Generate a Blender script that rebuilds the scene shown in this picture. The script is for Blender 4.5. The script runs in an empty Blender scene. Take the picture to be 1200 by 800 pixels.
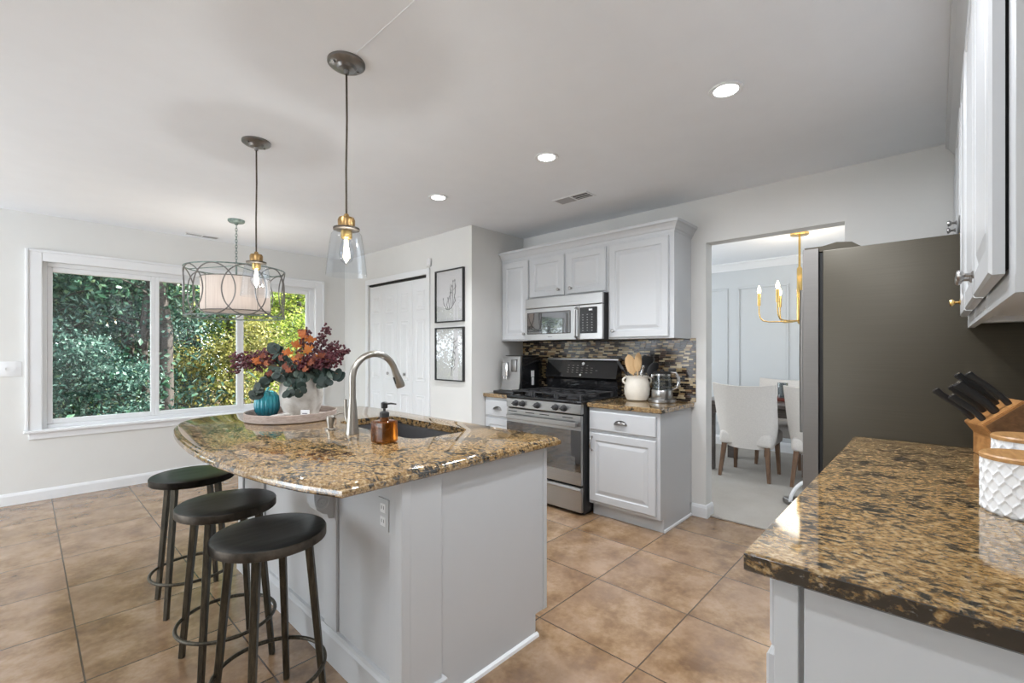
import bpy, bmesh, math, random
from mathutils import Vector, Matrix
R = math.radians
PI = math.pi
SC = bpy.context.scene
COL = SC.collection
random.seed(7)

# ------------------------------------------------------------------ camera, world, sun, light, exposure
YAW = 43.05
cam_d = bpy.data.cameras.new('camera')
cam_d.sensor_width = 36.0
cam_d.sensor_fit = 'HORIZONTAL'
cam_d.lens = 16.0
cam_d.shift_y = 11.0 / 1200.0
cam_d.clip_start = 0.05
cam_d.clip_end = 200
cam = bpy.data.objects.new('camera', cam_d)
cam.location = (0, 0, 1.3)
cam.rotation_euler = (R(90), 0, R(YAW - 90))
COL.objects.link(cam)
SC.camera = cam

SC.view_settings.view_transform = 'Standard'
SC.view_settings.look = 'None'
SC.view_settings.gamma = 1.0
SC.view_settings.use_curve_mapping = False
SC.view_settings.exposure = 0.32

CAN_W = 9.5          # each recessed ceiling light
WORLD_S = 4.2
SUN_S = 20.0
PEND_W = 7.0         # each glass pendant
DRUM_W = 4.0          # drum chandelier
SIDE_W = 24.0         # area lamp added at the west opening, outside the picture
DINING_W = 26.0

world = bpy.data.worlds.new('world')
world.use_nodes = True
SC.world = world
bg = world.node_tree.nodes['Background']
bg.inputs['Color'].default_value = (0.86, 0.93, 1.0, 1)
bg.inputs['Strength'].default_value = WORLD_S

sun_d = bpy.data.lights.new('sun', 'SUN')
sun_d.energy = SUN_S
sun_d.angle = R(1.0)
sun_d.color = (1.0, 0.95, 0.84)
sun = bpy.data.objects.new('sun', sun_d)
sun.rotation_euler = Vector((-0.85, 0.22, -0.60)).to_track_quat('-Z', 'Y').to_euler()
COL.objects.link(sun)


def area_light(name, loc, direction, sx, sy, watts, color=(1, 1, 1)):
    d = bpy.data.lights.new(name, 'AREA')
    d.shape = 'RECTANGLE'
    d.size = sx
    d.size_y = sy
    d.energy = watts
    d.color = color
    o = bpy.data.objects.new(name, d)
    o.location = loc
    o.rotation_euler = Vector(direction).to_track_quat('-Z', 'Z').to_euler()
    COL.objects.link(o)
    return o


# unseen area lamps added to fill kitchen and dining room with light
area_light('west_fill', (-2.57, 3.9, 1.32), (1, 0, 0.05), 3.1, 1.9, SIDE_W, (0.96, 0.98, 1.0))
area_light('dining_fill', (5.0, 3.55, 1.45), (0, -1, 0), 1.8, 1.6, DINING_W, (0.90, 0.95, 1.0))

# ------------------------------------------------------------------ constants of the room
ZC = 2.49                      # ceiling
XS = 3.62                      # stove wall face
XP = 2.883                     # pantry wall face
YN = 5.71                      # window wall face
YR = 3.215                     # return wall face
ZT = 0.893                     # worktops
YB = -0.42                     # right wall face
XW = -2.6                      # left wall


# ------------------------------------------------------------------ material helpers
class NB:
    def __init__(self, name):
        self.m = bpy.data.materials.new(name)
        self.m.use_nodes = True
        self.t = self.m.node_tree
        self.b = self.t.nodes['Principled BSDF']
        self.out = self.t.nodes['Material Output']

    def node(self, kind, **kw):
        n = self.t.nodes.new(kind)
        for k, v in kw.items():
            setattr(n, k, v)
        return n

    def link(self, a, b):
        self.t.links.new(a, b)

    def put(self, sock, v):
        if isinstance(v, bpy.types.NodeSocket):
            self.link(v, sock)
        else:
            sock.default_value = v

    def math(self, op, a, b=0.0, c=0.0):
        n = self.node('ShaderNodeMath', operation=op)
        self.put(n.inputs[0], a)
        self.put(n.inputs[1], b)
        if op in ('MULTIPLY_ADD', 'SMOOTH_MIN', 'COMPARE', 'WRAP'):
            self.put(n.inputs[2], c)
        return n.outputs[0]

    def pos(self, scale=(1, 1, 1), rot=(0, 0, 0), loc=(0, 0, 0), obj=False):
        if obj:
            src = self.node('ShaderNodeTexCoord').outputs['Object']
        else:
            src = self.node('ShaderNodeNewGeometry').outputs['Position']
        mp = self.node('ShaderNodeMapping')
        mp.inputs['Scale'].default_value = scale
        mp.inputs['Rotation'].default_value = rot
        mp.inputs['Location'].default_value = loc
        self.link(src, mp.inputs['Vector'])
        return mp.outputs['Vector']

    def noise(self, vec, scale, detail=4, rough=0.55, dist=0.0):
        n = self.node('ShaderNodeTexNoise')
        self.link(vec, n.inputs['Vector'])
        n.inputs['Scale'].default_value = scale
        n.inputs['Detail'].default_value = detail
        n.inputs['Roughness'].default_value = rough
        n.inputs['Distortion'].default_value = dist
        return n.outputs['Fac']

    def ramp(self, fac, stops, interp='LINEAR'):
        n = self.node('ShaderNodeValToRGB')
        cr = n.color_ramp
        cr.interpolation = interp
        while len(cr.elements) > 1:
            cr.elements.remove(cr.elements[-1])
        cr.elements[0].position = stops[0][0]
        cr.elements[0].color = (*stops[0][1], 1)
        for p, c in stops[1:]:
            e = cr.elements.new(p)
            e.color = (*c, 1)
        self.link(fac, n.inputs['Fac'])
        return n.outputs['Color']

    def mix(self, fac, a, b, mode='MIX'):
        n = self.node('ShaderNodeMix', data_type='RGBA', blend_type=mode)
        self.put(n.inputs[0], fac)
        self.put(n.inputs[6], a if isinstance(a, bpy.types.NodeSocket) else (*a, 1))
        self.put(n.inputs[7], b if isinstance(b, bpy.types.NodeSocket) else (*b, 1))
        return n.outputs[2]

    def bump(self, h, strength=0.2, dist=0.01):
        n = self.node('ShaderNodeBump')
        n.inputs['Strength'].default_value = strength
        n.inputs['Distance'].default_value = dist
        self.link(h, n.inputs['Height'])
        self.link(n.outputs['Normal'], self.b.inputs['Normal'])

    def set(self, **kw):
        names = dict(color='Base Color', rough='Roughness', metal='Metallic', ior='IOR', spec='Specular IOR Level',
                     trans='Transmission Weight', ecol='Emission Color', estr='Emission Strength', coat='Coat Weight',
                     crough='Coat Roughness', alpha='Alpha', sheen='Sheen Weight')
        for k, v in kw.items():
            if k in ('color', 'ecol') and not isinstance(v, bpy.types.NodeSocket):
                v = (*v, 1)
            self.put(self.b.inputs[names[k]], v)
        return self


def plain(name, color, rough=0.5, metal=0.0, var=0.04, vscale=6.0, **kw):
    """a paint, plastic or metal with a faint procedural variation of its tone"""
    n = NB(name)
    f = n.noise(n.pos(), vscale, 3)
    lo = tuple(max(0, c * (1 - var)) for c in color)
    hi = tuple(min(1, c * (1 + var)) for c in color)
    n.set(color=n.ramp(f, [(0.3, lo), (0.7, hi)]), rough=rough, metal=metal, **kw)
    return n.m


def brushed(name, color, rough, stretch, metal=1.0):
    n = NB(name)
    f = n.noise(n.pos(scale=stretch), 1.0, 3)
    n.set(color=n.ramp(f, [(0.3, tuple(c * 0.94 for c in color)), (0.7, color)]), metal=metal,
          rough=n.math('MULTIPLY_ADD', f, 0.12, rough - 0.06))
    return n.m


M = {}
M['wall'] = plain('wall_paint', (0.745, 0.745, 0.725), 0.75, var=0.01)
M['ceiling'] = plain('ceiling_paint', (0.855, 0.885, 0.925), 0.8, var=0.01)
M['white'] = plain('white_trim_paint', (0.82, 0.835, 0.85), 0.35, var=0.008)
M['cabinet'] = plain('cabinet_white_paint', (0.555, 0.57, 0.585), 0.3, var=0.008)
M['gloss_white'] = plain('gloss_white', (0.84, 0.845, 0.85), 0.12, var=0.008)
M['dining_wall'] = plain('dining_wall_paint', (0.60, 0.63, 0.65), 0.6, var=0.01)
M['black'] = plain('black_plastic', (0.018, 0.018, 0.019), 0.35, var=0.2)
M['black_gloss'] = plain('black_gloss', (0.012, 0.012, 0.013), 0.08, var=0.2)
M['black_iron'] = plain('black_cast_iron', (0.03, 0.03, 0.032), 0.5, var=0.3)
M['mirror_black'] = plain('dark_mirror_glass', (0.012, 0.012, 0.013), 0.03, var=0.2, ior=2.5)
M['vent_slat'] = plain('vent_grey_paint', (0.42, 0.42, 0.43), 0.5)
M['dark_gap'] = plain('dark_lining_and_shade', (0.015, 0.015, 0.015), 0.8)
M['steel'] = brushed('brushed_steel', (0.48, 0.475, 0.47), 0.30, (3, 3, 220))
M['steel_h'] = brushed('brushed_steel_level', (0.46, 0.46, 0.46), 0.30, (220, 3, 120))
M['steel_dark'] = brushed('satin_steel', (0.24, 0.23, 0.22), 0.42, (3, 3, 160))
M['sink_steel'] = brushed('sink_steel', (0.30, 0.30, 0.31), 0.36, (60, 60, 60))
M['nickel'] = brushed('brushed_nickel', (0.45, 0.425, 0.385), 0.31, (60, 60, 60))
M['chrome'] = plain('chrome', (0.78, 0.78, 0.79), 0.1, 1.0)
M['pewter'] = plain('pewter_knob', (0.36, 0.35, 0.34), 0.28, 1.0, var=0.2, vscale=60)
M['brass'] = plain('brass', (0.72, 0.49, 0.18), 0.25, 1.0)
M['antique_brass'] = plain('antique_brass', (0.33, 0.21, 0.09), 0.35, 1.0, var=0.4, vscale=40)
M['bronze'] = plain('dark_bronze', (0.10, 0.085, 0.07), 0.4, 0.9, var=0.3, vscale=30)
M['gunmetal'] = plain('gunmetal', (0.24, 0.235, 0.23), 0.32, 1.0, var=0.15, vscale=20)
M['cream'] = plain('cream_stoneware', (0.78, 0.73, 0.64), 0.3, var=0.05, vscale=20)
M['white_ceramic'] = plain('white_ceramic', (0.82, 0.83, 0.84), 0.3)
M['fabric'] = plain('light_upholstery', (0.70, 0.67, 0.64), 0.85, var=0.05, vscale=90)
M['paper'] = plain('white_paper', (0.86, 0.86, 0.87), 0.6)
M['ink'] = plain('grey_ink', (0.10, 0.10, 0.11), 0.7)
M['rope'] = plain('white_cord', (0.80, 0.78, 0.74), 0.8, var=0.1, vscale=90)
M['berry'] = plain('burgundy_berry', (0.085, 0.014, 0.022), 0.35, var=0.5, vscale=70)
M['stem'] = plain('brown_stem', (0.16, 0.09, 0.05), 0.7, var=0.3, vscale=50)
M['red'] = plain('red_plastic', (0.55, 0.03, 0.04), 0.35)
M['red_tray'] = plain('red_lacquer', (0.16, 0.035, 0.025), 0.4, var=0.3, vscale=30)
M['fruit'] = plain('yellow_green_fruit', (0.62, 0.55, 0.12), 0.45, var=0.3, vscale=30)
M['forest_ground'] = plain('leaf_litter', (0.16, 0.11, 0.06), 0.95, var=0.5, vscale=3)

n = NB('slate_appliance_paint')
f = n.noise(n.pos(scale=(1, 1, 90)), 3.0, 3)
n.set(color=n.ramp(f, [(0.3, (0.054, 0.046, 0.031)), (0.7, (0.063, 0.054, 0.037))]), rough=0.42, metal=0.35)
M['slate'] = n.m

# stool top: dark patinated metal
n = NB('dark_patina_metal')
f = n.noise(n.pos(scale=(3, 20, 3)), 2.0, 5)
n.set(color=n.ramp(f, [(0.3, (0.045, 0.05, 0.05)), (0.7, (0.085, 0.09, 0.088))]), metal=0.75, rough=0.29)
M['stool_top'] = n.m
n = NB('stool_leg_metal')
f = n.noise(n.pos(scale=(40, 40, 6)), 2.0, 5, 0.7)
n.set(color=n.ramp(f, [(0.35, (0.03, 0.028, 0.022)), (0.55, (0.07, 0.06, 0.042)), (0.75, (0.13, 0.11, 0.075))]), metal=0.6, rough=0.42)
M['stool_leg'] = n.m


def wood(name, c0, c1, stretch, rough=0.4, scale=1.0):
    n = NB(name)
    f = n.noise(n.pos(scale=stretch), scale, 6, 0.6, 0.6)
    n.set(color=n.ramp(f, [(0.3, c0), (0.7, c1)]), rough=rough)
    n.bump(f, 0.08, 0.004)
    return n.m


M['bamboo'] = wood('bamboo_wood', (0.36, 0.16, 0.05), (0.55, 0.28, 0.10), (6, 60, 60))
M['bamboo_dark'] = wood('dark_block_wood', (0.11, 0.05, 0.02), (0.24, 0.12, 0.05), (8, 40, 60))
M['lid_wood'] = wood('lid_wood', (0.36, 0.18, 0.06), (0.56, 0.32, 0.13), (8, 70, 70))
M['spoon_wood'] = wood('spoon_wood', (0.60, 0.38, 0.18), (0.75, 0.52, 0.28), (60, 60, 8))
M['walnut'] = wood('walnut_leg', (0.10, 0.055, 0.03), (0.22, 0.13, 0.08), (60, 60, 6))
M['table_wood'] = wood('dark_table_wood', (0.06, 0.05, 0.045), (0.13, 0.11, 0.10), (60, 5, 60), 0.3)
M['tray_wood'] = wood('grey_tray_wood', (0.33, 0.26, 0.22), (0.50, 0.41, 0.36), (30, 30, 130), 0.6)
M['bark'] = wood('bark', (0.022, 0.018, 0.016), (0.065, 0.054, 0.050), (14, 14, 2.5), 0.9)


def granite(name, dark):
    n = NB(name)
    v = n.pos(scale=(1.0, 0.70, 1.0), rot=(0, 0, R(32)))
    f1 = n.noise(v, 105.0, 5, 0.65, 0.2)
    base = n.ramp(f1, [(0.30, (0.085, 0.045, 0.016)), (0.44, (0.21, 0.122, 0.045)), (0.54, (0.33, 0.215, 0.095)), (0.68, (0.47, 0.36, 0.21))])
    g = n.math('ADD', n.math('MULTIPLY', n.noise(v, 46.0, 6, 0.68, 0.25), 0.70), n.math('MULTIPLY', n.noise(v, 8.0, 4, 0.6, 0.4), 0.40))
    c = n.mix(n.ramp(g, [(0.55 - dark, (0, 0, 0)), (0.62 - dark, (1, 1, 1))]), base, (0.018, 0.018, 0.016))
    q = n.noise(v, 70.0, 4, 0.6, 0.0)
    c = n.mix(n.ramp(q, [(0.64, (0, 0, 0)), (0.70, (0.75, 0.75, 0.75))]), c, (0.30, 0.27, 0.235))
    n.set(color=c, rough=0.06, ior=2.1)
    return n.m


M['granite'] = granite('golden_granite', 0.0)
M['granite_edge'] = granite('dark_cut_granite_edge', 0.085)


def tile_floor():
    n = NB('travertine_tile')
    geo = n.node('ShaderNodeNewGeometry')
    sep = n.node('ShaderNodeSeparateXYZ')
    n.link(geo.outputs['Position'], sep.inputs[0])
    P = 0.5175
    u = n.math('DIVIDE', n.math('SUBTRACT', sep.outputs[0], 0.162 - 10 * P), P)
    w = n.math('DIVIDE', n.math('SUBTRACT', sep.outputs[1], 0.900 - 10 * P), P)

    def edge(a):
        fr = n.math('FRACT', a)
        return n.math('MINIMUM', fr, n.math('SUBTRACT', 1.0, fr))
    e = n.math('MINIMUM', edge(u), edge(w))
    grout = n.math('LESS_THAN', e, 0.0062)
    cmb = n.node('ShaderNodeCombineXYZ')
    n.link(n.math('FLOOR', u), cmb.inputs[0])
    n.link(n.math('FLOOR', w), cmb.inputs[1])
    wn = n.node('ShaderNodeTexWhiteNoise', noise_dimensions='3D')
    n.link(cmb.outputs[0], wn.inputs['Vector'])
    # every tile has its own cut of stone
    off = n.node('ShaderNodeVectorMath', operation='MULTIPLY_ADD')
    n.link(wn.outputs['Color'], off.inputs[0])
    off.inputs[1].default_value = (9, 9, 9)
    n.link(geo.outputs['Position'], off.inputs[2])
    a = n.noise(off.outputs[0], 5.0, 7, 0.62, 0.0)
    b = n.noise(off.outputs[0], 40.0, 3, 0.5, 0.0)
    hue = n.noise(off.outputs[0], 3.1, 5, 0.6, 0.3)
    fac = n.math('ADD', n.math('MULTIPLY', a, 0.90), n.math('MULTIPLY', b, 0.10))
    c = n.ramp(fac, [(0.33, (0.122, 0.064, 0.026)), (0.43, (0.222, 0.128, 0.055)), (0.52, (0.315, 0.200, 0.103)), (0.66, (0.45, 0.31, 0.197))])
    c = n.mix(n.ramp(hue, [(0.42, (0, 0, 0)), (0.62, (0.5, 0.5, 0.5))]), c, (0.31, 0.205, 0.135))
    c = n.mix(0.18, c, n.ramp(wn.outputs['Value'], [(0, (0.29, 0.17, 0.095)), (1, (0.39, 0.25, 0.18))]))
    c = n.mix(grout, c, (0.085, 0.05, 0.028))
    n.set(color=c, rough=n.math('MULTIPLY_ADD', a, 0.10, 0.17), ior=2.0)
    n.bump(n.math('SUBTRACT', 1.0, grout), 0.15, 0.002)
    return n.m


M['tile'] = tile_floor()


def mosaic():
    n = NB('glass_mosaic')
    geo = n.node('ShaderNodeNewGeometry')
    sep = n.node('ShaderNodeSeparateXYZ')
    n.link(geo.outputs['Position'], sep.inputs[0])
    hh, ww = 0.0155, 0.05
    rz = n.math('DIVIDE', sep.outputs[2], hh)
    row = n.math('FLOOR', rz)
    wr = n.node('ShaderNodeTexWhiteNoise', noise_dimensions='1D')
    n.link(row, wr.inputs['W'])
    u = n.math('ADD', n.math('DIVIDE', sep.outputs[1], ww), n.math('MULTIPLY', wr.outputs['Value'], 5.0))
    col = n.math('FLOOR', u)
    fz, fu = n.math('FRACT', rz), n.math('FRACT', u)
    ez = n.math('MINIMUM', fz, n.math('SUBTRACT', 1.0, fz))
    eu = n.math('MINIMUM', fu, n.math('SUBTRACT', 1.0, fu))
    grout = n.math('MAXIMUM', n.math('LESS_THAN', ez, 0.06), n.math('LESS_THAN', eu, 0.022))
    cmb = n.node('ShaderNodeCombineXYZ')
    n.link(row, cmb.inputs[0])
    n.link(col, cmb.inputs[1])
    wn = n.node('ShaderNodeTexWhiteNoise', noise_dimensions='2D')
    n.link(cmb.outputs[0], wn.inputs['Vector'])
    c = n.ramp(wn.outputs['Value'], [(0.0, (0.014, 0.008, 0.006)), (0.36, (0.05, 0.024, 0.013)), (0.50, (0.36, 0.27, 0.14)),
                                     (0.66, (0.47, 0.38, 0.24)), (0.82, (0.27, 0.17, 0.08)), (0.92, (0.02, 0.014, 0.01))], 'CONSTANT')
    n.set(color=n.mix(grout, c, (0.13, 0.105, 0.08)), rough=n.math('MULTIPLY_ADD', grout, 0.5, 0.10), spec=0.45)
    n.bump(n.math('SUBTRACT', 1.0, grout), 0.3, 0.002)
    return n.m


M['mosaic'] = mosaic()

n = NB('carpet')
f = n.noise(n.pos(), 140, 4, 0.7)
g = n.noise(n.pos(), 3.0, 4)
n.set(color=n.mix(0.5, n.ramp(f, [(0.3, (0.30, 0.275, 0.24)), (0.7, (0.50, 0.47, 0.43))]), n.ramp(g, [(0.3, (0.36, 0.33, 0.29)), (0.7, (0.46, 0.44, 0.41))])), rough=0.95)
n.bump(f, 0.6, 0.006)
M['carpet'] = n.m


def thin_glass(name, tint, ior=1.5, mixmin=0.0):
    """a clear pane: what is not mirrored at its face passes straight through"""
    n = NB(name)
    tr = n.node('ShaderNodeBsdfTransparent')
    tr.inputs['Color'].default_value = (*tint, 1)
    gl = n.node('ShaderNodeBsdfGlossy')
    gl.inputs['Roughness'].default_value = 0.01
    fr = n.node('ShaderNodeFresnel')
    geo = n.node('ShaderNodeNewGeometry')
    # same mirror strength from both faces of the pane
    n.link(n.math('MULTIPLY_ADD', geo.outputs['Backfacing'], 1.0 / ior - ior, ior), fr.inputs['IOR'])
    mx = n.node('ShaderNodeMixShader')
    n.link(n.math('ADD', fr.outputs[0], mixmin), mx.inputs[0])
    n.link(tr.outputs[0], mx.inputs[1])
    n.link(gl.outputs[0], mx.inputs[2])
    n.link(mx.outputs[0], n.out.inputs['Surface'])
    return n.m


M['pane'] = thin_glass('window_glass', (0.97, 0.985, 0.98), 1.45)
M['lamp_glass'] = thin_glass('clear_lamp_glass', (0.93, 0.95, 0.97), 1.5, 0.03)
M['kettle_glass'] = thin_glass('kettle_glass', (0.60, 0.64, 0.66), 1.5, 0.08)
M['picture_glass'] = thin_glass('picture_glass', (0.98, 0.98, 0.98), 1.6, 0.04)
n = NB('amber_glass')
f = n.noise(n.pos(), 25, 4)
n.set(color=n.ramp(f, [(0.3, (0.22, 0.06, 0.006)), (0.7, (0.42, 0.14, 0.015))]), rough=0.04, trans=0.85, ior=1.45)
M['amber'] = n.m
n = NB('turquoise_glass')
f = n.node('ShaderNodeSeparateXYZ')
n.link(n.node('ShaderNodeNewGeometry').outputs['Position'], f.inputs[0])
n.set(color=n.ramp(n.math('DIVIDE', n.math('SUBTRACT', f.outputs[2], 0.905), 0.17), [(0.0, (0.005, 0.06, 0.075)), (0.30, (0.008, 0.16, 0.22)), (0.70, (0.06, 0.52, 0.64)), (1.0, (0.16, 0.62, 0.70))]), rough=0.08, spec=0.7)
M['turquoise'] = n.m
n = NB('vase_glaze')
f = n.noise(n.pos(), 9, 5, 0.6, 0.6)
n.set(color=n.ramp(f, [(0.35, (0.40, 0.36, 0.31)), (0.5, (0.60, 0.57, 0.52)), (0.68, (0.72, 0.70, 0.67))]), rough=0.45)
M['vase'] = n.m


def glow(name, color, strength):
    n = NB(name)
    f = n.noise(n.pos(), 30, 2)
    n.set(color=(0.8, 0.8, 0.8), ecol=color, estr=n.math('MULTIPLY_ADD', f, strength * 0.1, strength * 0.95), rough=0.4)
    return n.m


M['can_lens'] = glow('ceiling_light_lens', (1.0, 0.98, 0.94), 14.0)
M['filament'] = glow('warm_filament', (1.0, 0.70, 0.36), 7.0)
M['candle_bulb'] = glow('candle_bulb', (1.0, 0.80, 0.52), 12.0)
n = NB('white_drum_fabric')
f = n.noise(n.pos(scale=(120, 120, 4)), 1.0, 3)
c = n.ramp(f, [(0.3, (0.60, 0.55, 0.52)), (0.7, (0.70, 0.655, 0.62))])
n.set(color=c, rough=0.9, ecol=c, estr=0.10)
M['drum_fabric'] = n.m
M['verdigris'] = plain('verdigris_metal', (0.22, 0.29, 0.27), 0.45, 0.6, var=0.4, vscale=30)

# art prints: botanical line drawing and abstract on white paper
M['print_paper'] = plain('print_paper', (0.80, 0.80, 0.81), 0.7, var=0.02)


def foliage(name, ramp, trans=0.35, whole=False):
    n = NB(name)
    geo = n.node('ShaderNodeNewGeometry')
    if whole:                                         # each leaf is an object: its own tone, mottled within
        fac = n.math('ADD', n.math('MULTIPLY', n.node('ShaderNodeObjectInfo').outputs['Random'], 0.75), n.math('MULTIPLY', n.noise(n.pos(), 45, 3), 0.3))
    else:
        fac = geo.outputs['Random Per Island']
    c = n.ramp(fac, ramp)
    tl = n.node('ShaderNodeBsdfTranslucent')
    n.link(c, tl.inputs['Color'])
    n.set(color=c, rough=0.55)
    mx = n.node('ShaderNodeMixShader')
    mx.inputs[0].default_value = trans
    n.link(n.b.outputs[0], mx.inputs[1])
    n.link(tl.outputs[0], mx.inputs[2])
    n.link(mx.outputs[0], n.out.inputs['Surface'])
    return n.m


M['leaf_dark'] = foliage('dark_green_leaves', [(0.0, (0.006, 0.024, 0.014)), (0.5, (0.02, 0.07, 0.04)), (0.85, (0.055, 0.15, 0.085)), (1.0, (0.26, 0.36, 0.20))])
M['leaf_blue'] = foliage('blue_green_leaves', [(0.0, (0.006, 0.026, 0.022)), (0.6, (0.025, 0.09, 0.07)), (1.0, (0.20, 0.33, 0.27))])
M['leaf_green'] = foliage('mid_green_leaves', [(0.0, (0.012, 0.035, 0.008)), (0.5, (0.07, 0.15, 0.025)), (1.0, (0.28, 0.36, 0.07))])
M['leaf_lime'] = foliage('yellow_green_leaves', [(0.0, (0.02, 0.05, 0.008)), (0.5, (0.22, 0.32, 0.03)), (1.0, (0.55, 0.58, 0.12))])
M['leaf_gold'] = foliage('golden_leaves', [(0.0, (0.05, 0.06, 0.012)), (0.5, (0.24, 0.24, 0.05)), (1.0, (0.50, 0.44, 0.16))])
M['eucalyptus'] = foliage('eucalyptus_leaves', [(0.0, (0.02, 0.036, 0.03)), (0.6, (0.05, 0.085, 0.07)), (1.0, (0.16, 0.21, 0.17))], 0.15)
M['maple'] = foliage('orange_maple_leaves', [(0.0, (0.30, 0.06, 0.008)), (0.5, (0.50, 0.14, 0.012)), (1.0, (0.66, 0.27, 0.04))], 0.3, True)
M['rust'] = foliage('rust_leaves', [(0.0, (0.09, 0.016, 0.008)), (0.5, (0.19, 0.04, 0.012)), (1.0, (0.32, 0.09, 0.02))], 0.2, True)

# ------------------------------------------------------------------ geometry helpers
W = {}                                                             # world origin of every root and its parts


def box(bm, x0, x1, y0, y1, z0, z1, bev=0.0, seg=2):
    x0, x1 = min(x0, x1), max(x0, x1)
    y0, y1 = min(y0, y1), max(y0, y1)
    z0, z1 = min(z0, z1), max(z0, z1)
    r = bmesh.ops.create_cube(bm, size=1.0, matrix=Matrix.Translation(((x0 + x1) / 2, (y0 + y1) / 2, (z0 + z1) / 2)) @ Matrix.Diagonal((x1 - x0, y1 - y0, z1 - z0, 1)))
    if bev > 0:
        es = list({e for v in r['verts'] for e in v.link_edges})
        bmesh.ops.bevel(bm, geom=es, offset=bev, segments=seg, affect='EDGES', profile=0.5)


def ring(bm, pts):
    return [bm.verts.new(p) for p in pts]


def bridge(bm, a, b, closed=True):
    n = len(a)
    for i in range(n if closed else n - 1):
        j = (i + 1) % n
        try:
            bm.faces.new((a[i], a[j], b[j], b[i]))
        except ValueError:
            pass


def lathe(bm, c, prof, seg=32, cap0=True, cap1=True, ripple=None):
    """prof: list of (radius, z); ripple: function(angle) -> radius factor"""
    prev = None
    for (r, z) in prof:
        pts = []
        for i in range(seg):
            a = 2 * PI * i / seg
            k = ripple(a) if ripple else 1.0
            pts.append((c[0] + r * k * math.cos(a), c[1] + r * k * math.sin(a), c[2] + z))
        cur = ring(bm, pts)
        if prev:
            bridge(bm, prev, cur)
        else:
            first = cur
        prev = cur
    if cap0:
        bm.faces.new(first[::-1])
    if cap1:
        bm.faces.new(prev)


def tube(bm, pts, r, seg=10, closed=False, cap=True):
    pts = [Vector(p) for p in pts]
    n = len(pts)
    rs = r if isinstance(r, (list, tuple)) else [r] * n
    rings = []
    up = None
    for i, p in enumerate(pts):
        if closed:
            t = (pts[(i + 1) % n] - pts[i - 1]).normalized()
        else:
            t = (pts[min(i + 1, n - 1)] - pts[max(i - 1, 0)]).normalized()
        if up is None:
            up = Vector((0, 0, 1)) if abs(t.z) < 0.9 else Vector((1, 0, 0))
        s = t.cross(up).normalized()
        u = s.cross(t).normalized()
        up = u
        rings.append(ring(bm, [p + rs[i] * (math.cos(2 * PI * k / seg) * s + math.sin(2 * PI * k / seg) * u) for k in range(seg)]))
    for i in range(n - 1):
        bridge(bm, rings[i], rings[i + 1])
    if closed:
        # choose the best rotation to close
        bridge(bm, rings[-1], rings[0])
    elif cap:
        bm.faces.new(rings[0][::-1])
        bm.faces.new(rings[-1])


def circle_pts(c, r, n=32, axis='z', a0=0.0, a1=2 * PI):
    out = []
    for i in range(n):
        a = a0 + (a1 - a0) * i / n
        if axis == 'z':
            out.append((c[0] + r * math.cos(a), c[1] + r * math.sin(a), c[2]))
        elif axis == 'x':
            out.append((c[0], c[1] + r * math.cos(a), c[2] + r * math.sin(a)))
        else:
            out.append((c[0] + r * math.cos(a), c[1], c[2] + r * math.sin(a)))
    return out


def ball(bm, c, r, sub=2, sz=(1, 1, 1)):
    bmesh.ops.create_icosphere(bm, subdivisions=sub, radius=1.0, matrix=Matrix.Translation(c) @ Matrix.Diagonal((r * sz[0], r * sz[1], r * sz[2], 1)))


def offset_poly(poly, d):
    """inset (d>0) of a counter-clockwise polygon by mitred edges"""
    n = len(poly)
    out = []
    for i in range(n):
        p0, p1, p2 = Vector(poly[i - 1]), Vector(poly[i]), Vector(poly[(i + 1) % n])
        e1, e2 = (p1 - p0).normalized(), (p2 - p1).normalized()
        n1, n2 = Vector((-e1.y, e1.x)), Vector((-e2.y, e2.x))
        b = (n1 + n2)
        b = b / max(0.3, 1 + n1.dot(n2))
        out.append((p1.x + b.x * d, p1.y + b.y * d))
    return out


def slab(bm, poly, z0, z1, prof, holes=()):
    """a worktop: polygon outline with an edge profile [(inset, z)] from bottom to top, and holes cut through"""
    prev = None
    loops = []
    for (ins, z) in prof:
        cur = ring(bm, [(x, y, z) for x, y in offset_poly(poly, ins)])
        if prev:
            bridge(bm, prev, cur)
        loops.append(cur)
        prev = cur
    top_h, bot_h = [], []
    for h in holes:
        a = ring(bm, [(x, y, prof[0][1]) for x, y in h])
        b = ring(bm, [(x, y, prof[-1][1]) for x, y in h])
        bridge(bm, b, a)
        bot_h.append(a)
        top_h.append(b)

    def fill(outer, hs, nz):
        es = []
        for lp in [outer] + hs:
            for i in range(len(lp)):
                e = bm.edges.get((lp[i], lp[(i + 1) % len(lp)])) or bm.edges.new((lp[i], lp[(i + 1) % len(lp)]))
                es.append(e)
        bmesh.ops.triangle_fill(bm, edges=es, use_beauty=True, use_dissolve=False, normal=(0, 0, nz))
    fill(loops[-1], top_h, 1)
    fill(loops[0], bot_h, -1)
    bmesh.ops.recalc_face_normals(bm, faces=bm.faces[:])


def sweep(bm, path, prof, closed=False):
    """prof [(out, z)] carried along a 2D path; out points to the right of the direction of travel; ends capped"""
    n = len(path)
    rings = []
    for i in range(n):
        p = Vector(path[i])
        e1 = (p - Vector(path[i - 1])).normalized() if i > 0 else None
        e2 = (Vector(path[i + 1]) - p).normalized() if i < n - 1 else None
        e1 = e1 or e2
        e2 = e2 or e1
        n1, n2 = Vector((e1.y, -e1.x)), Vector((e2.y, -e2.x))
        b = (n1 + n2) / (1 + n1.dot(n2))
        rings.append(ring(bm, [(p.x + b.x * o, p.y + b.y * o, z) for o, z in prof]))
    for a, b in zip(rings, rings[1:]):
        bridge(bm, a, b)
    bm.faces.new(rings[0])
    bm.faces.new(rings[-1][::-1])
    bmesh.ops.recalc_face_normals(bm, faces=bm.faces[:])


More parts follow.
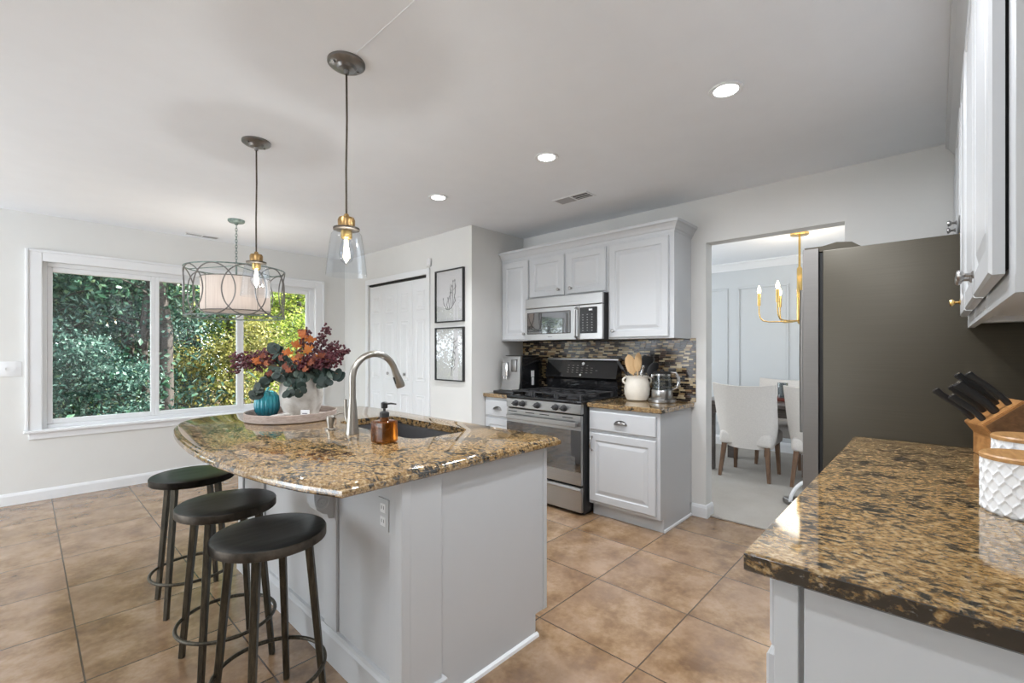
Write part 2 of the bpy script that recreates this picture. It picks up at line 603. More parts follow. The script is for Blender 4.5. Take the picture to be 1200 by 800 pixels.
def rects(bm, x0, x1, z0, z1, y, prof):
    """nested rectangles in the plane y (front faces -y): prof [(inset, out)] then the middle field"""
    prev = None
    for ins, out in prof:
        cur = ring(bm, [(x0 + ins, y - out, z0 + ins), (x1 - ins, y - out, z0 + ins), (x1 - ins, y - out, z1 - ins), (x0 + ins, y - out, z1 - ins)])
        if prev:
            bridge(bm, prev, cur)
        else:
            first = cur
        prev = cur
    bm.faces.new(prev)
    return first


def panel_door(bm, w, h, t=0.02, fr=0.055, raised=True):
    """cabinet door, lower left corner at the origin, back at y=0, front at y=-t"""
    if raised:
        prof = [(0, 0), (0, t - 0.005), (0.005, t), (fr, t), (fr + 0.006, t - 0.007), (fr + 0.016, t - 0.007), (fr + 0.040, t - 0.001)]
    else:
        prof = [(0, 0), (0, t - 0.006), (0.006, t)]
    first = rects(bm, 0, w, 0, h, 0, prof)
    bm.faces.new(first[::-1])


FACE_W = Matrix.Rotation(R(-90), 4, 'Z')      # front turned to -x: local x runs to -y
FACE_N = Matrix.Rotation(R(180), 4, 'Z')      # front turned to +y: local x runs to -x


def at(x, y, z, m=Matrix.Identity(4)):
    return Matrix.Translation((x, y, z)) @ m


def finish(bm, name, mat, smooth):
    me = bpy.data.meshes.new(name)
    bm.to_mesh(me)
    bm.free()
    mats = mat if isinstance(mat, (list, tuple)) else [mat]
    for m in mats:
        me.materials.append(M[m] if isinstance(m, str) else m)
    if smooth:
        me.polygons.foreach_set('use_smooth', [True] * len(me.polygons))
        me.set_sharp_from_angle(angle=R(smooth if smooth is not True else 38))
    return me


def obj(name, bm, mat, parent=None, smooth=True, mx=None, label=None):
    """one mesh object; its vertices come in world coordinates (or in the root's own while that stands at 0)"""
    if mx is not None:
        bm.transform(mx)
    if parent is not None:
        org = W[parent]
    else:
        vs = [v.co for v in bm.verts]
        xs, ys, zs = [v.x for v in vs], [v.y for v in vs], [v.z for v in vs]
        org = Vector(((min(xs) + max(xs)) / 2, (min(ys) + max(ys)) / 2, min(zs)))
    bm.transform(Matrix.Translation(-org))
    o = bpy.data.objects.new(name, finish(bm, name, mat, smooth))
    COL.objects.link(o)
    if parent is not None:
        o.parent = parent
    else:
        o.location = org
    W[o] = org.copy()
    if label:
        o['label'] = label
    return o


def tag(o, label, cat, group=None, kind=None):
    o['label'] = label
    o['category'] = cat
    if group:
        o['group'] = group
    if kind:
        o['kind'] = kind
    return o


def thing(name, loc, label, cat, group=None, kind=None):
    o = bpy.data.objects.new(name, None)
    o.empty_display_size = 0.05
    o.location = loc
    COL.objects.link(o)
    W[o] = Vector(loc)
    return tag(o, label, cat, group, kind)


def struct(name, bm, mat, parent=None, smooth=False, mx=None):
    o = obj(name, bm, mat, parent, smooth, mx)
    if parent is None:
        o['kind'] = 'structure'
    return o


def dup(root, loc, rz=0.0, label=None, group=None, skip=()):
    r = root.copy()
    COL.objects.link(r)
    r.location = loc
    r.rotation_euler = (0, 0, rz)
    if label:
        r['label'] = label
    if group:
        r['group'] = group
    for ch in root.children:
        c = ch.copy()
        COL.objects.link(c)
        c.parent = r
        for g in ch.children:
            d = g.copy()
            COL.objects.link(d)
            d.parent = c
    return r


def new():
    return bmesh.new()


def lamp(name, parent, offset, kind, watts, color=(1, 1, 1), size=0.05, spread=None):
    d = bpy.data.lights.new(name, kind)
    d.energy = watts
    d.color = color
    if kind == 'AREA':
        d.shape = 'DISK'
        d.size = size
        if spread:
            d.spread = spread
    else:
        d.shadow_soft_size = size
    o = bpy.data.objects.new(name, d)
    COL.objects.link(o)
    o.parent = parent
    o.location = offset
    return o


# ------------------------------------------------------------------ the setting
bm = new(); box(bm, XW, 3.68, YB - 0.14, YN + 0.02, -0.12, 0.0); struct('floor', bm, 'tile')
bm = new(); box(bm, 3.68, 6.75, -1.8, 3.75, -0.12, 0.0); box(bm, 3.68, 6.75, -1.8, 3.75, 0.0, 0.008); struct('floor.001', bm, 'carpet')
bm = new(); box(bm, XW - 0.15, 3.68, YB - 0.14, YN + 0.16, ZC, ZC + 0.15); struct('ceiling', bm, 'ceiling')
bm = new(); box(bm, 3.68, 6.75, -1.8, 3.75, ZC, ZC + 0.15); struct('ceiling.001', bm, 'ceiling')
# a shallow paint seam that runs from the near pendant towards the camera
bm = new(); box(bm, 0.903, 0.909, 0.2, 1.70, ZC - 0.002, ZC + 0.002); struct('trim_9', bm, 'ceiling')

WX0, WX1, WZ0, WZ1 = 0.10, 2.49, 0.615, 2.085       # window opening
DX0, DX1, DZ1 = -1.45, -0.50, 2.10                   # glazed garden door left of the picture
bm = new()
for (a, b, c, d) in ((XW - 0.15, DX0, 0, ZC), (DX0, DX1, DZ1, ZC), (DX1, WX0, 0, ZC), (WX0, WX1, 0, WZ0), (WX0, WX1, WZ1, ZC), (WX1, XP + 0.12, 0, ZC)):
    box(bm, a, b, YN, YN + 0.15, c, d)
struct('wall_north', bm, 'wall')

PY0, PY1, PZ1 = 3.905, 5.105, 2.105                   # pantry opening
bm = new()
for (a, b, c, d) in ((YR, PY0, 0, ZC), (PY0, PY1, PZ1, ZC), (PY1, YN, 0, ZC)):
    box(bm, XP, XP + 0.12, a, b, c, d)
struct('wall_pantry', bm, 'wall')
bm = new(); box(bm, XP + 0.12, XS + 0.12, YR, YR + 0.12, 0, ZC); struct('wall_return', bm, 'wall')

JY0, JY1, JZ1, JT = 0.436, 1.315, 2.14, 0.12          # cased opening to the dining room
bm = new()
for (a, b, c, d) in ((YB - 0.14, JY0, 0, ZC), (JY0, JY1, JZ1, ZC), (JY1, YR, 0, ZC)):
    box(bm, XS, XS + JT, a, b, c, d)
struct('wall_east', bm, 'wall')
bm = new(); box(bm, XW, XS, YB - 0.14, YB, 0, ZC); struct('wall_south', bm, 'wall')
# left wall, outside the picture, with a wide window opening
bm = new()
for (a, b, c, d) in ((YB - 0.14, 2.3, 0, ZC), (2.3, 5.5, 0, 0.30), (2.3, 5.5, 2.35, ZC), (5.5, YN, 0, ZC)):
    box(bm, XW - 0.15, XW, a, b, c, d)
struct('wall_west', bm, 'wall')
# dining room shell
bm = new(); box(bm, 6.60, 6.75, -1.8, 3.75, 0, ZC); struct('wall_dining_east', bm, 'dining_wall')
bm = new(); box(bm, 3.74, 6.60, 3.6, 3.75, 0, ZC); struct('wall_dining_north', bm, 'dining_wall')
bm = new(); box(bm, 3.74, 6.60, -1.8, -1.65, 0, ZC); struct('wall_dining_south', bm, 'dining_wall')
# backsplash
bm = new(); box(bm, XS - 0.010, XS, 1.392, YR, ZT + 0.002, 1.40); struct('wall_backsplash', bm, 'mosaic')
bm = new(); box(bm, 3.665, 3.70, JY0, JY1, 0.0, 0.012, 0.004); struct('trim_8', bm, 'carpet')

# baseboards
BASE = [(0, 0), (0.016, 0), (0.016, 0.075), (0.010, 0.092), (0.004, 0.098), (0, 0.098)]
bm = new(); sweep(bm, [(DX1, YN), (XP, YN)], BASE); struct('baseboard_north', bm, 'white')
bm = new(); sweep(bm, [(XP, YN), (XP, PY1 + 0.06)], BASE); struct('baseboard_pantry', bm, 'white')
bm = new(); sweep(bm, [(XP, PY0 - 0.06), (XP, YR), (3.0, YR)], BASE); struct('baseboard_return', bm, 'white')
bm = new(); sweep(bm, [(XS, 1.42), (XS, JY1), (XS + JT, JY1)], BASE); struct('baseboard_east', bm, 'white')
bm = new(); sweep(bm, [(6.6, 3.6), (6.6, -1.6)], [(a * 1.1, z * 1.35) for a, z in BASE]); struct('baseboard_dining', bm, 'white')

# dining wall crown and wainscot frames
bm = new(); sweep(bm, [(6.6, 3.6), (6.6, -1.6)], [(0, 2.39), (0.012, 2.39), (0.02, 2.41), (0.06, 2.46), (0.085, 2.475), (0.085, ZC), (0, ZC)]); struct('trim_7', bm, 'white')
for i, (a, b) in enumerate(((2.90, 2.10), (1.975, 1.37), (1.235, 0.63), (0.50, -0.10))):
    bm = new()
    for (y0, y1, z0, z1) in ((a, b, 2.13, 2.155), (a, b, 0.30, 0.325), (a, a - 0.025, 0.325, 2.13), (b + 0.025, b, 0.325, 2.13)):
        box(bm, 6.585, 6.60, y0, y1, z0, z1, 0.005)
    struct('trim_%d' % (20 + i), bm, 'dining_wall')

# --- main window: casing, sill, frame, panes
bm = new()
for (a, b, c, d) in ((0.014, WX0 + 0.004, 0.615, 2.165), (WX1 - 0.004, 2.583, 0.615, 2.165), (WX0 + 0.004, WX1 - 0.004, WZ1 - 0.004, 2.165)):
    box(bm, a, b, YN - 0.022, YN, c, d, 0.006)
for (a, b, c, d) in ((0.000, 0.022, 0.615, 2.180), (2.575, 2.597, 0.615, 2.180), (0.022, 2.575, 2.158, 2.180)):
    box(bm, a, b, YN - 0.032, YN, c, d, 0.006)
win = struct('window_1', bm, 'white')
bm = new(); box(bm, -0.01, 2.607, YN - 0.055, YN + 0.06, 0.592, 0.617, 0.006); struct('window_sill', bm, 'white', win)
bm = new(); box(bm, 0.02, 2.578, YN - 0.02, YN, 0.533, 0.592, 0.006); struct('apron', bm, 'white', win)
bm = new()
FY0, FY1 = YN + 0.03, YN + 0.10
for (a, b, c, d) in ((WX0, 0.135, WZ0, WZ1), (2.435, WX1, WZ0, WZ1), (0.135, 2.435, WZ0, 0.65), (0.135, 2.435, 2.045, WZ1)):
    box(bm, a, b, FY0, FY1, c, d, 0.004)
struct('window_frame', bm, 'white', win)
for (a, b, zt) in ((0.135, 0.895, 2.045), (0.895, 1.662, 2.045), (1.662, 2.435, 2.045)):
    bm = new()
    s = 0.034
    for (p, q, c, d) in ((a, a + s, 0.65, zt), (b - s, b, 0.65, zt), (a + s, b - s, 0.65, 0.65 + 0.042), (a + s, b - s, zt - 0.042, zt)):
        box(bm, p, q, FY0 + 0.012, FY1 - 0.012, c, d, 0.004)
    sa = struct('sash', bm, 'white', win)
    bm = new(); box(bm, a + s - 0.004, b - s + 0.004, FY0 + 0.035, FY0 + 0.041, 0.69, zt - 0.04); struct('glass', bm, 'pane', sa)

# glazed garden door, left of the picture (seen only mirrored in the microwave and tiles)
bm = new()
for (a, b, c, d) in ((DX0, DX0 + 0.10, 0, DZ1), (DX1 - 0.10, DX1, 0, DZ1), (DX0 + 0.1, DX1 - 0.1, 0, 0.22), (DX0 + 0.1, DX1 - 0.1, DZ1 - 0.12, DZ1)):
    box(bm, a, b, YN + 0.03, YN + 0.08, c, d, 0.005)
gd = struct('door_2', bm, 'white')
bm = new(); box(bm, DX0 + 0.1, DX1 - 0.1, YN + 0.05, YN + 0.056, 0.22, DZ1 - 0.12); struct('glass', bm, 'pane', gd)

# --- pantry bifold door
bm = new()
for (a, b, c, d) in ((PY0 - 0.05, PY0 + 0.004, 0, PZ1 + 0.06), (PY1 - 0.004, PY1 + 0.05, 0, PZ1 + 0.06), (PY0, PY1, PZ1 - 0.004, PZ1 + 0.06)):
    box(bm, XP - 0.018, XP, a, b, c, d, 0.005)
struct('trim_1', bm, 'white')
bm = new()
box(bm, XP + 0.01, XP + 0.06, PY0, PY1, PZ1 - 0.022, PZ1 - 0.002)
pd = struct('door_1', bm, 'dark_gap')
leaf_w = (PY1 - PY0) / 4
for k in range(4):
    w, hh, t = leaf_w - 0.004, 2.055, 0.032
    bm = new()
    box(bm, 0, w, -t, 0, 0, hh, 0.003)
    for (z0, z1) in ((0.16, 0.80), (0.95, 1.62), (1.72, 1.93)):
        rects(bm, 0.065, w - 0.065, z0, z1, -t, [(0, -0.001), (0.006, 0.005), (0.014, 0.0005), (0.028, 0.0005), (0.042, 0.006)])
    lf = struct('door_leaf', bm, 'white', pd, mx=at(XP + 0.05, PY1 - k * leaf_w - 0.002, 0.02, FACE_W))
    if k in (1, 2):
        bm = new()
        yk = PY1 - k * leaf_w - (0.13 if k == 1 else 0.17)
        lathe(bm, (0, 0, 0), [(0.006, 0), (0.006, 0.012), (0.016, 0.018), (0.017, 0.026), (0.009, 0.032)], 20)
        struct('knob', bm, 'pewter', lf, True, mx=at(XP + 0.019, yk, 1.04) @ Matrix.Rotation(R(-90), 4, 'Y'))

# ------------------------------------------------------------------ cabinet hardware
def knob_bm(m):
    bm = new()
    lathe(bm, (0, 0, 0), [(0.010, 0), (0.010, 0.003), (0.005, 0.006), (0.005, 0.016), (0.011, 0.020), (0.015, 0.026), (0.013, 0.031), (0.006, 0.033)], 20)
    bm.transform(m)
    return bm


NORMAL_W = Matrix.Rotation(R(-90), 4, 'Y')        # local z to -x
NORMAL_N = Matrix.Rotation(R(-90), 4, 'X')        # local z to +y


def add_door(parent, x, yl, z, w, h, knob=None, face='W', knob_mat='pewter', t=0.02, fr=0.055):
    """door with its left edge (as seen from its front) at yl"""
    bm = new()
    panel_door(bm, w, h, t, fr)
    m = at(x, yl, z, FACE_W) if face == 'W' else at(yl, x, z, FACE_N)
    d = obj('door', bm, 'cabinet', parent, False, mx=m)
    if knob:
        kx, kz = knob
        if face == 'W':
            obj('knob', knob_bm(at(x - t, yl - kx, z + kz, NORMAL_W)), knob_mat, d, True)
        else:
            obj('knob', knob_bm(at(yl - kx, x + t, z + kz, NORMAL_N)), knob_mat, d, True)
    return d


# ------------------------------------------------------------------ upper cabinets on the stove wall
UX = 3.29                                          # carcass front
UZ0, UZ1 = 1.396, 2.215


def upper_unit(y0, y1, z0, label, doors):
    t = thing('wall_cabinet', (UX + 0.16, (y0 + y1) / 2, z0), label, 'cabinet', 'wall cabinets above the range run')
    bm = new()
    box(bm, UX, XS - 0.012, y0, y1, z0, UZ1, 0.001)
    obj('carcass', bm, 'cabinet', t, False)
    for (yl, w, dz0, dz1, kn) in doors:
        add_door(t, UX, yl, dz0, w, dz1 - dz0, kn)
    return t


upper_unit(2.835, YR - 0.004, UZ0, 'tall white wall cabinet left of the microwave, against the corner wall',
           [(YR - 0.03, 0.335, UZ0 + 0.012, 2.165, (0.300, 0.055))])
upper_unit(1.985, 2.833, 1.787, 'short two-door white wall cabinet directly above the microwave',
           [(2.822, 0.395, 1.80, 2.165, (0.345, 0.05)), (2.395, 0.395, 1.80, 2.165, (0.05, 0.05))])
upper_unit(1.426, 1.983, UZ0, 'wide single-door white wall cabinet right of the microwave',
           [(1.968, 0.505, UZ0 + 0.012, 2.165, (0.045, 0.055))])
bm = new()
sweep(bm, [(UX, YR - 0.004), (UX, 1.426), (XS - 0.002, 1.426)],
      [(0.0, 2.190), (0.004, 2.190), (0.006, 2.205), (0.014, 2.212), (0.020, 2.228), (0.034, 2.248), (0.046, 2.256), (0.048, 2.276), (0.0, 2.276)])
tag(struct('crown_molding', bm, 'cabinet'), 'white crown molding along the top of the range wall cabinets', 'molding', kind='thing')

# ------------------------------------------------------------------ microwave
MX = 3.205
MY0, MY1, MZ0, MZ1 = 1.985, 2.822, 1.392, 1.783
t = thing('microwave', (3.4, 2.4, MZ0), 'stainless over-range microwave with dark glass door under the short cabinet', 'microwave')
bm = new(); box(bm, MX + 0.02, XS - 0.012, MY0, MY1, MZ0, MZ1 - 0.002, 0.003); obj('body', bm, 'black', t, False)
bm = new(); box(bm, MX - 0.002, MX + 0.02, MY0, MY1, 1.690, MZ1 - 0.002, 0.004); obj('vent_panel', bm, 'steel_h', t, False)
bm = new()
DYR = 2.215
box(bm, MX - 0.006, MX + 0.02, DYR, MY1, MZ0 + 0.004, 1.686, 0.004)
md = obj('door', bm, 'steel_h', t, False)
bm = new(); box(bm, MX - 0.009, MX - 0.004, 2.30, MY1 - 0.03, MZ0 + 0.06, 1.650, 0.006); obj('window', bm, 'mirror_black', md, False)
bm = new(); tube(bm, [(MX - 0.006, 2.235, 1.41), (MX - 0.036, 2.235, 1.425), (MX - 0.038, 2.235, 1.54), (MX - 0.036, 2.235, 1.65), (MX - 0.006, 2.235, 1.668)], 0.011, 12); obj('handle', bm, 'steel', md)
bm = new(); box(bm, MX - 0.004, MX + 0.02, MY0, DYR - 0.004, MZ0 + 0.004, 1.686, 0.004); cp = obj('control_side', bm, 'steel', t, False)
bm = new(); box(bm, MX - 0.007, MX - 0.002, 2.035, DYR - 0.012, MZ0 + 0.055, 1.665, 0.004); obj('control_panel', bm, 'black_gloss', cp, False)
bm = new(); box(bm, MX - 0.008, MX - 0.006, 2.08, 2.115, 1.636, 1.650, 0.001); obj('display', bm, 'paper', cp, False)
bm = new()
for r_ in range(7):
    for c_ in range(3):
        yy = 2.18 - c_ * 0.045
        zz = 1.60 - r_ * 0.022
        box(bm, MX - 0.0076, MX - 0.0065, yy - 0.012, yy, zz, zz + 0.006)
obj('keypad', bm, 'gunmetal', cp, False)
bm = new(); box(bm, MX - 0.0075, MX - 0.0055, 2.50, 2.55, MZ0 + 0.030, MZ0 + 0.036); obj('badge', bm, 'gunmetal', md, False)

# ------------------------------------------------------------------ base cabinets and worktops on the stove wall
BX = 3.06


def base_unit(y0, y1, label, door_left, dw, handle_left, pull=True):
    t = thing('base_cabinet', ((BX + XS) / 2, (y0 + y1) / 2, 0), label, 'cabinet', 'base cabinets beside the range')
    bm = new()
    box(bm, BX, XS - 0.002, y0, y1, 0.10, ZT - 0.036, 0.001)
    obj('carcass', bm, 'cabinet', t, False)
    bm = new()
    box(bm, BX + 0.055, XS - 0.03, y0 + 0.001, y1 - 0.003, 0, 0.10)
    obj('toe_kick', bm, 'cabinet', t, False)
    # drawer
    bm = new(); panel_door(bm, dw, 0.145, 0.02, raised=False)
    d = obj('drawer', bm, 'cabinet', t, False, mx=at(BX, door_left, 0.685, FACE_W))
    bm = new()
    yc = door_left - dw / 2
    # cup pull: half dome with a flat back plate
    N = 14
    prev = None
    for i in range(N + 1):
        a = PI * i / N
        cur = ring(bm, [(BX - 0.02 - 0.026 * math.sin(b) , yc + 0.052 * math.cos(a) * (0.35 + 0.65 * math.cos(b) if b > 0 else 1), 0.745 + 0.030 * math.sin(a) * math.cos(b) + 0.004) for b in (0, R(30), R(60), R(80))])
        if prev:
            bridge(bm, prev, cur, False)
        prev = cur
    bmesh.ops.solidify(bm, geom=bm.faces[:], thickness=0.002)
    box(bm, BX - 0.022, BX - 0.02, yc - 0.055, yc + 0.055, 0.742, 0.752)
    obj('cup_pull', bm, 'pewter', d)
    dd = add_door(t, BX, door_left, 0.125, dw, 0.535)
    if pull:
        yh = door_left - 0.028 if handle_left else door_left - dw + 0.028
        bm = new()
        tube(bm, [(BX - 0.02, yh, 0.525), (BX - 0.045, yh, 0.54), (BX - 0.052, yh, 0.575), (BX - 0.045, yh, 0.61), (BX - 0.02, yh, 0.625)], [0.004, 0.005, 0.0065, 0.005, 0.004], 10)
        ball(bm, (BX - 0.022, yh, 0.523), 0.009)
        ball(bm, (BX - 0.022, yh, 0.627), 0.009)
        obj('handle', bm, 'pewter', dd)
    return t


rb = base_unit(1.426, 2.018, 'white base cabinet with one drawer and door right of the range', 2.008, 0.555, True)
bm = new(); sweep(bm, [(BX + 0.055, 1.426), (XS - 0.016, 1.426)], [(0, 0), (0.008, 0), (0.008, 0.014), (0, 0.02)]); obj('shoe_molding', bm, 'white', rb, False)
base_unit(2.845, YR - 0.003, 'narrow white base cabinet left of the range, below the coffee machine', YR - 0.02, 0.335, False, False)


def eased(zt, t, r=0.006):
    return [(r * 0.6, zt - t), (0, zt - t + r), (0, zt - r), (r * 0.35, zt - r * 0.3), (r, zt)]


bm = new(); slab(bm, [(3.03, 1.402), (XS - 0.011, 1.402), (XS - 0.011, 2.022), (3.03, 2.022)], 0, 0, eased(ZT, 0.035)); tag(obj('countertop', bm, 'granite', None, False), 'granite countertop on the base cabinet right of the range', 'countertop')
bm = new(); slab(bm, [(3.03, 2.842), (XS - 0.011, 2.842), (XS - 0.011, YR - 0.002), (3.03, YR - 0.002)], 0, 0, eased(ZT, 0.035)); tag(obj('countertop', bm, 'granite', None, False), 'small granite countertop left of the range, under the coffee machine', 'countertop')

# ------------------------------------------------------------------ range
RX, RY0, RY1 = 2.975, 2.027, 2.837
t = thing('gas_range', (3.3, (RY0 + RY1) / 2, 0), 'stainless gas range with black oven door and cast iron grates', 'stove')
bm = new(); box(bm, RX + 0.02, XS - 0.014, RY0, RY1, 0.02, 0.885, 0.004)
box(bm, RX + 0.06, XS - 0.06, RY0 + 0.02, RY1 - 0.02, 0, 0.02)
obj('body', bm, 'black', t, False)
bm = new(); box(bm, RX - 0.012, XS - 0.09, RY0 - 0.002, RY1 + 0.002, 0.880, 0.907, 0.008); obj('cooktop', bm, 'black_gloss', t)
# front control panel, slightly raked
bm = new(); box(bm, RX - 0.016, RX + 0.03, RY0 + 0.003, RY1 - 0.003, 0.800, 0.880, 0.006); cpn = obj('control_panel', bm, 'steel_h', t, False)
for yy in (2.715, 2.635, 2.470, 2.275, 2.190):
    bm = new()
    lathe(bm, (0, 0, 0), [(0.027, 0), (0.027, 0.004), (0.022, 0.007), (0.0205, 0.030), (0.017, 0.034)], 24)
    box(bm, -0.004, 0.004, -0.019, 0.019, 0.030, 0.044, 0.002)
    obj('burner_knob', bm, 'black_iron', cpn, mx=at(RX - 0.016, yy, 0.840, NORMAL_W))
bm = new(); box(bm, RX - 0.010, RX + 0.02, RY0 + 0.004, RY1 - 0.004, 0.240, 0.790, 0.006); dr = obj('oven_door', bm, 'steel_h', t, False)
bm = new(); box(bm, RX - 0.014, RX - 0.008, RY0 + 0.006, RY1 - 0.006, 0.345, 0.672, 0.002); obj('window', bm, 'mirror_black', dr, False)
bm = new()
for yy in (2.76, 2.56, 2.40, 2.16):
    box(bm, RX - 0.0125, RX - 0.009, yy - 0.05, yy + 0.05, 0.764, 0.770)
obj('vent_slots', bm, 'dark_gap', dr, False)
# broad flat bar handle
bm = new()
box(bm, RX - 0.050, RX - 0.034, RY0 + 0.03, RY1 - 0.03, 0.700, 0.742, 0.006)
for yy in (RY0 + 0.05, RY1 - 0.05):
    box(bm, RX - 0.04, RX - 0.008, yy - 0.014, yy + 0.014, 0.708, 0.734, 0.004)
obj('handle', bm, 'steel_h', dr, False)
bm = new(); box(bm, RX - 0.006, RX + 0.02, RY0 + 0.004, RY1 - 0.004, 0.030, 0.224, 0.004); obj('drawer', bm, 'steel_h', t, False)
bm = new(); sweep(bm, [(RX - 0.006, RY1 - 0.006), (RX - 0.006, RY0 + 0.006)], [(0, 0.196), (0.012, 0.196), (0.016, 0.206), (0.006, 0.222), (0, 0.222)]); obj('drawer_lip', bm, 'steel_h', t, False)
# backguard
bm = new()
for (a, b) in ((RY0 + 0.012, RY1 - 0.012),):
    vs = [(XS - 0.085, 0.905), (XS - 0.092, 1.03), (XS - 0.115, 1.055), (XS - 0.070, 1.215), (XS - 0.014, 1.215), (XS - 0.014, 0.905)]
    A = ring(bm, [(x, a, z) for x, z in vs])
    B = ring(bm, [(x, b, z) for x, z in vs])
    bridge(bm, A, B)
    bm.faces.new(A[::-1]); bm.faces.new(B)
bmesh.ops.recalc_face_normals(bm, faces=bm.faces[:])
bg_o = obj('backguard', bm, 'black_gloss', t, False)
bm = new(); box(bm, XS - 0.076, XS - 0.012, RY0 + 0.008, RY1 - 0.008, 1.212, 1.232, 0.006); obj('backguard_trim', bm, 'steel_h', t, False)
sl = math.atan2(0.045, 0.16)
mxp = at(XS - 0.0940, 0, 1.132) @ Matrix.Rotation(sl, 4, 'Y')


bm = new()
for r_, nn in ((0.030, 5), (0.008, 6), (-0.014, 7), (-0.036, 6)):
    for k in range(nn):
        yy = 2.55 - k * 0.052
        box(bm, -0.0025, 0, yy, yy + 0.020, r_, r_ + 0.005)
obj('touch_marks', bm, 'gunmetal', bg_o, False, mx=mxp)
bm = new(); lathe(bm, (0, 0, 0), [(0.014, -0.001), (0.014, 0.003), (0.011, 0.004)], 24); obj('emblem', bm, 'paper', bg_o, mx=mxp @ at(-0.0005, 2.40, 0.052) @ NORMAL_W)
bm = new(); lathe(bm, (0, 0, 0), [(0.010, -0.001), (0.010, 0.003)], 20); obj('dial_mark', bm, 'paper', bg_o, mx=mxp @ at(-0.0005, 2.415, -0.056) @ NORMAL_W)
# burners and grates
for (bx, by, br) in ((3.10, 2.20, 0.046), (3.40, 2.20, 0.038), (3.25, 2.432, 0.05), (3.10, 2.664, 0.042), (3.40, 2.664, 0.036)):
    bm = new()
    lathe(bm, (bx, by, 0.906), [(br + 0.012, 0), (br + 0.010, 0.010), (br, 0.012), (br, 0.020), (br - 0.006, 0.023)], 28)
    obj('burner', bm, 'black_iron', t)
for (y0, y1) in ((2.055, 2.305), (2.312, 2.552), (2.559, 2.809)):
    bm = new()
    x0, x1, z = 3.000, 3.490, 0.948
    s = 0.009
    for yy in (y0 + s, (y0 + y1) / 2, y1 - s):
        box(bm, x0, x1, yy - s / 1.6, yy + s / 1.6, z - 0.010, z, 0.002)
    for xx in (x0 + s, 3.10, 3.245, 3.40, x1 - s):
        box(bm, xx - s / 1.6, xx + s / 1.6, y0, y1, z - 0.010, z, 0.002)
    for xx in (x0 + s, x1 - s):
        for yy in (y0 + s, y1 - s):
            box(bm, xx - s, xx + s, yy - s, yy + s, 0.906, z - 0.006, 0.002)
    obj('grate', bm, 'black_iron', t, False)

# ------------------------------------------------------------------ coffee machine
CX0, CX1, CY0, CY1, CZ = 3.19, 3.53, 2.885, 3.135, ZT
t = thing('coffee_machine', (3.3, 3.0, CZ), 'silver and black coffee machine on the small counter left of the range', 'coffee machine')
bm = new(); box(bm, CX0 + 0.03, CX1, CY0, CY1, CZ + 0.012, CZ + 0.350, 0.012); obj('body', bm, 'black_gloss', t)
bm = new()
vs = [(CX0 + 0.035, 0.02), (CX0 - 0.015, 0.03), (CX0 + 0.004, 0.12), (CX0 + 0.002, 0.22), (CX0 + 0.012, 0.352), (CX0 + 0.035, 0.357)]
A = ring(bm, [(x, CY0 - 0.004, CZ + z) for x, z in vs]); B = ring(bm, [(x, CY1 - 0.02, CZ + z) for x, z in vs])
bridge(bm, A, B); bm.faces.new(A[::-1]); bm.faces.new(B)
bmesh.ops.recalc_face_normals(bm, faces=bm.faces[:])
obj('front_panel', bm, 'steel_h', t, False)
bm = new(); box(bm, CX0 - 0.10, CX0 + 0.05, CY0 - 0.002, CY1, CZ, CZ + 0.028, 0.006); obj('drip_tray', bm, 'black', t)
bm = new(); box(bm, CX0 - 0.008, CX0 + 0.03, CY0 + 0.035, CY0 + 0.105, CZ + 0.205, CZ + 0.325, 0.008); obj('display', bm, 'gunmetal', t)
bm = new()
box(bm, CX0 - 0.03, CX0 + 0.02, CY0 + 0.13, CY0 + 0.20, CZ + 0.16, CZ + 0.30, 0.012)
lathe(bm, (CX0 - 0.018, CY0 + 0.15, CZ + 0.135), [(0.008, 0), (0.008, 0.03)], 12)
lathe(bm, (CX0 - 0.018, CY0 + 0.18, CZ + 0.135), [(0.008, 0), (0.008, 0.03)], 12)
obj('spout', bm, 'chrome', t)
bm = new()
box(bm, CX0 + 0.17, CX0 + 0.215, CY0 - 0.0025, CY0 + 0.001, CZ + 0.155, CZ + 0.215)
box(bm, CX0 + 0.178, CX0 + 0.212, CY0 - 0.0025, CY0 + 0.001, CZ + 0.075, CZ + 0.150)
obj('label', bm, 'paper', t, False)
bm = new(); box(bm, CX0 + 0.05, CX1 - 0.02, CY0 + 0.02, CY1 - 0.02, CZ + 0.349, CZ + 0.364, 0.005); obj('hopper_lid', bm, 'black', t)

# ------------------------------------------------------------------ utensil crock, utensils, kettle
CK = (3.44, 1.805)
KS = 1.28
t = thing('utensil_crock', (*CK, ZT), 'cream stoneware crock with two small loop handles beside the kettle', 'crock')
bm = new()
lathe(bm, (*CK, ZT), [(r_ * KS, z_ * KS) for r_, z_ in [(0.052, 0), (0.066, 0.008), (0.078, 0.040), (0.081, 0.075), (0.076, 0.115), (0.068, 0.138), (0.070, 0.150), (0.074, 0.158), (0.070, 0.160), (0.064, 0.152), (0.064, 0.13), (0.070, 0.05), (0.045, 0.012)]], 40)
obj('pot', bm, 'cream', t)
dv = Vector((math.sin(R(YAW)), -math.cos(R(YAW)), 0))
for s in (-1, 1):
    c = Vector((*CK, ZT + 0.128 * KS)) + dv * s * 0.072 * KS
    bm = new()
    tube(bm, [c + dv * s * 0.024 * math.sin(a) + Vector((0, 0, 0.024 * math.cos(a))) for a in [PI * k / 10 for k in range(11)]], 0.008, 10)
    obj('handle', bm, 'cream', t)


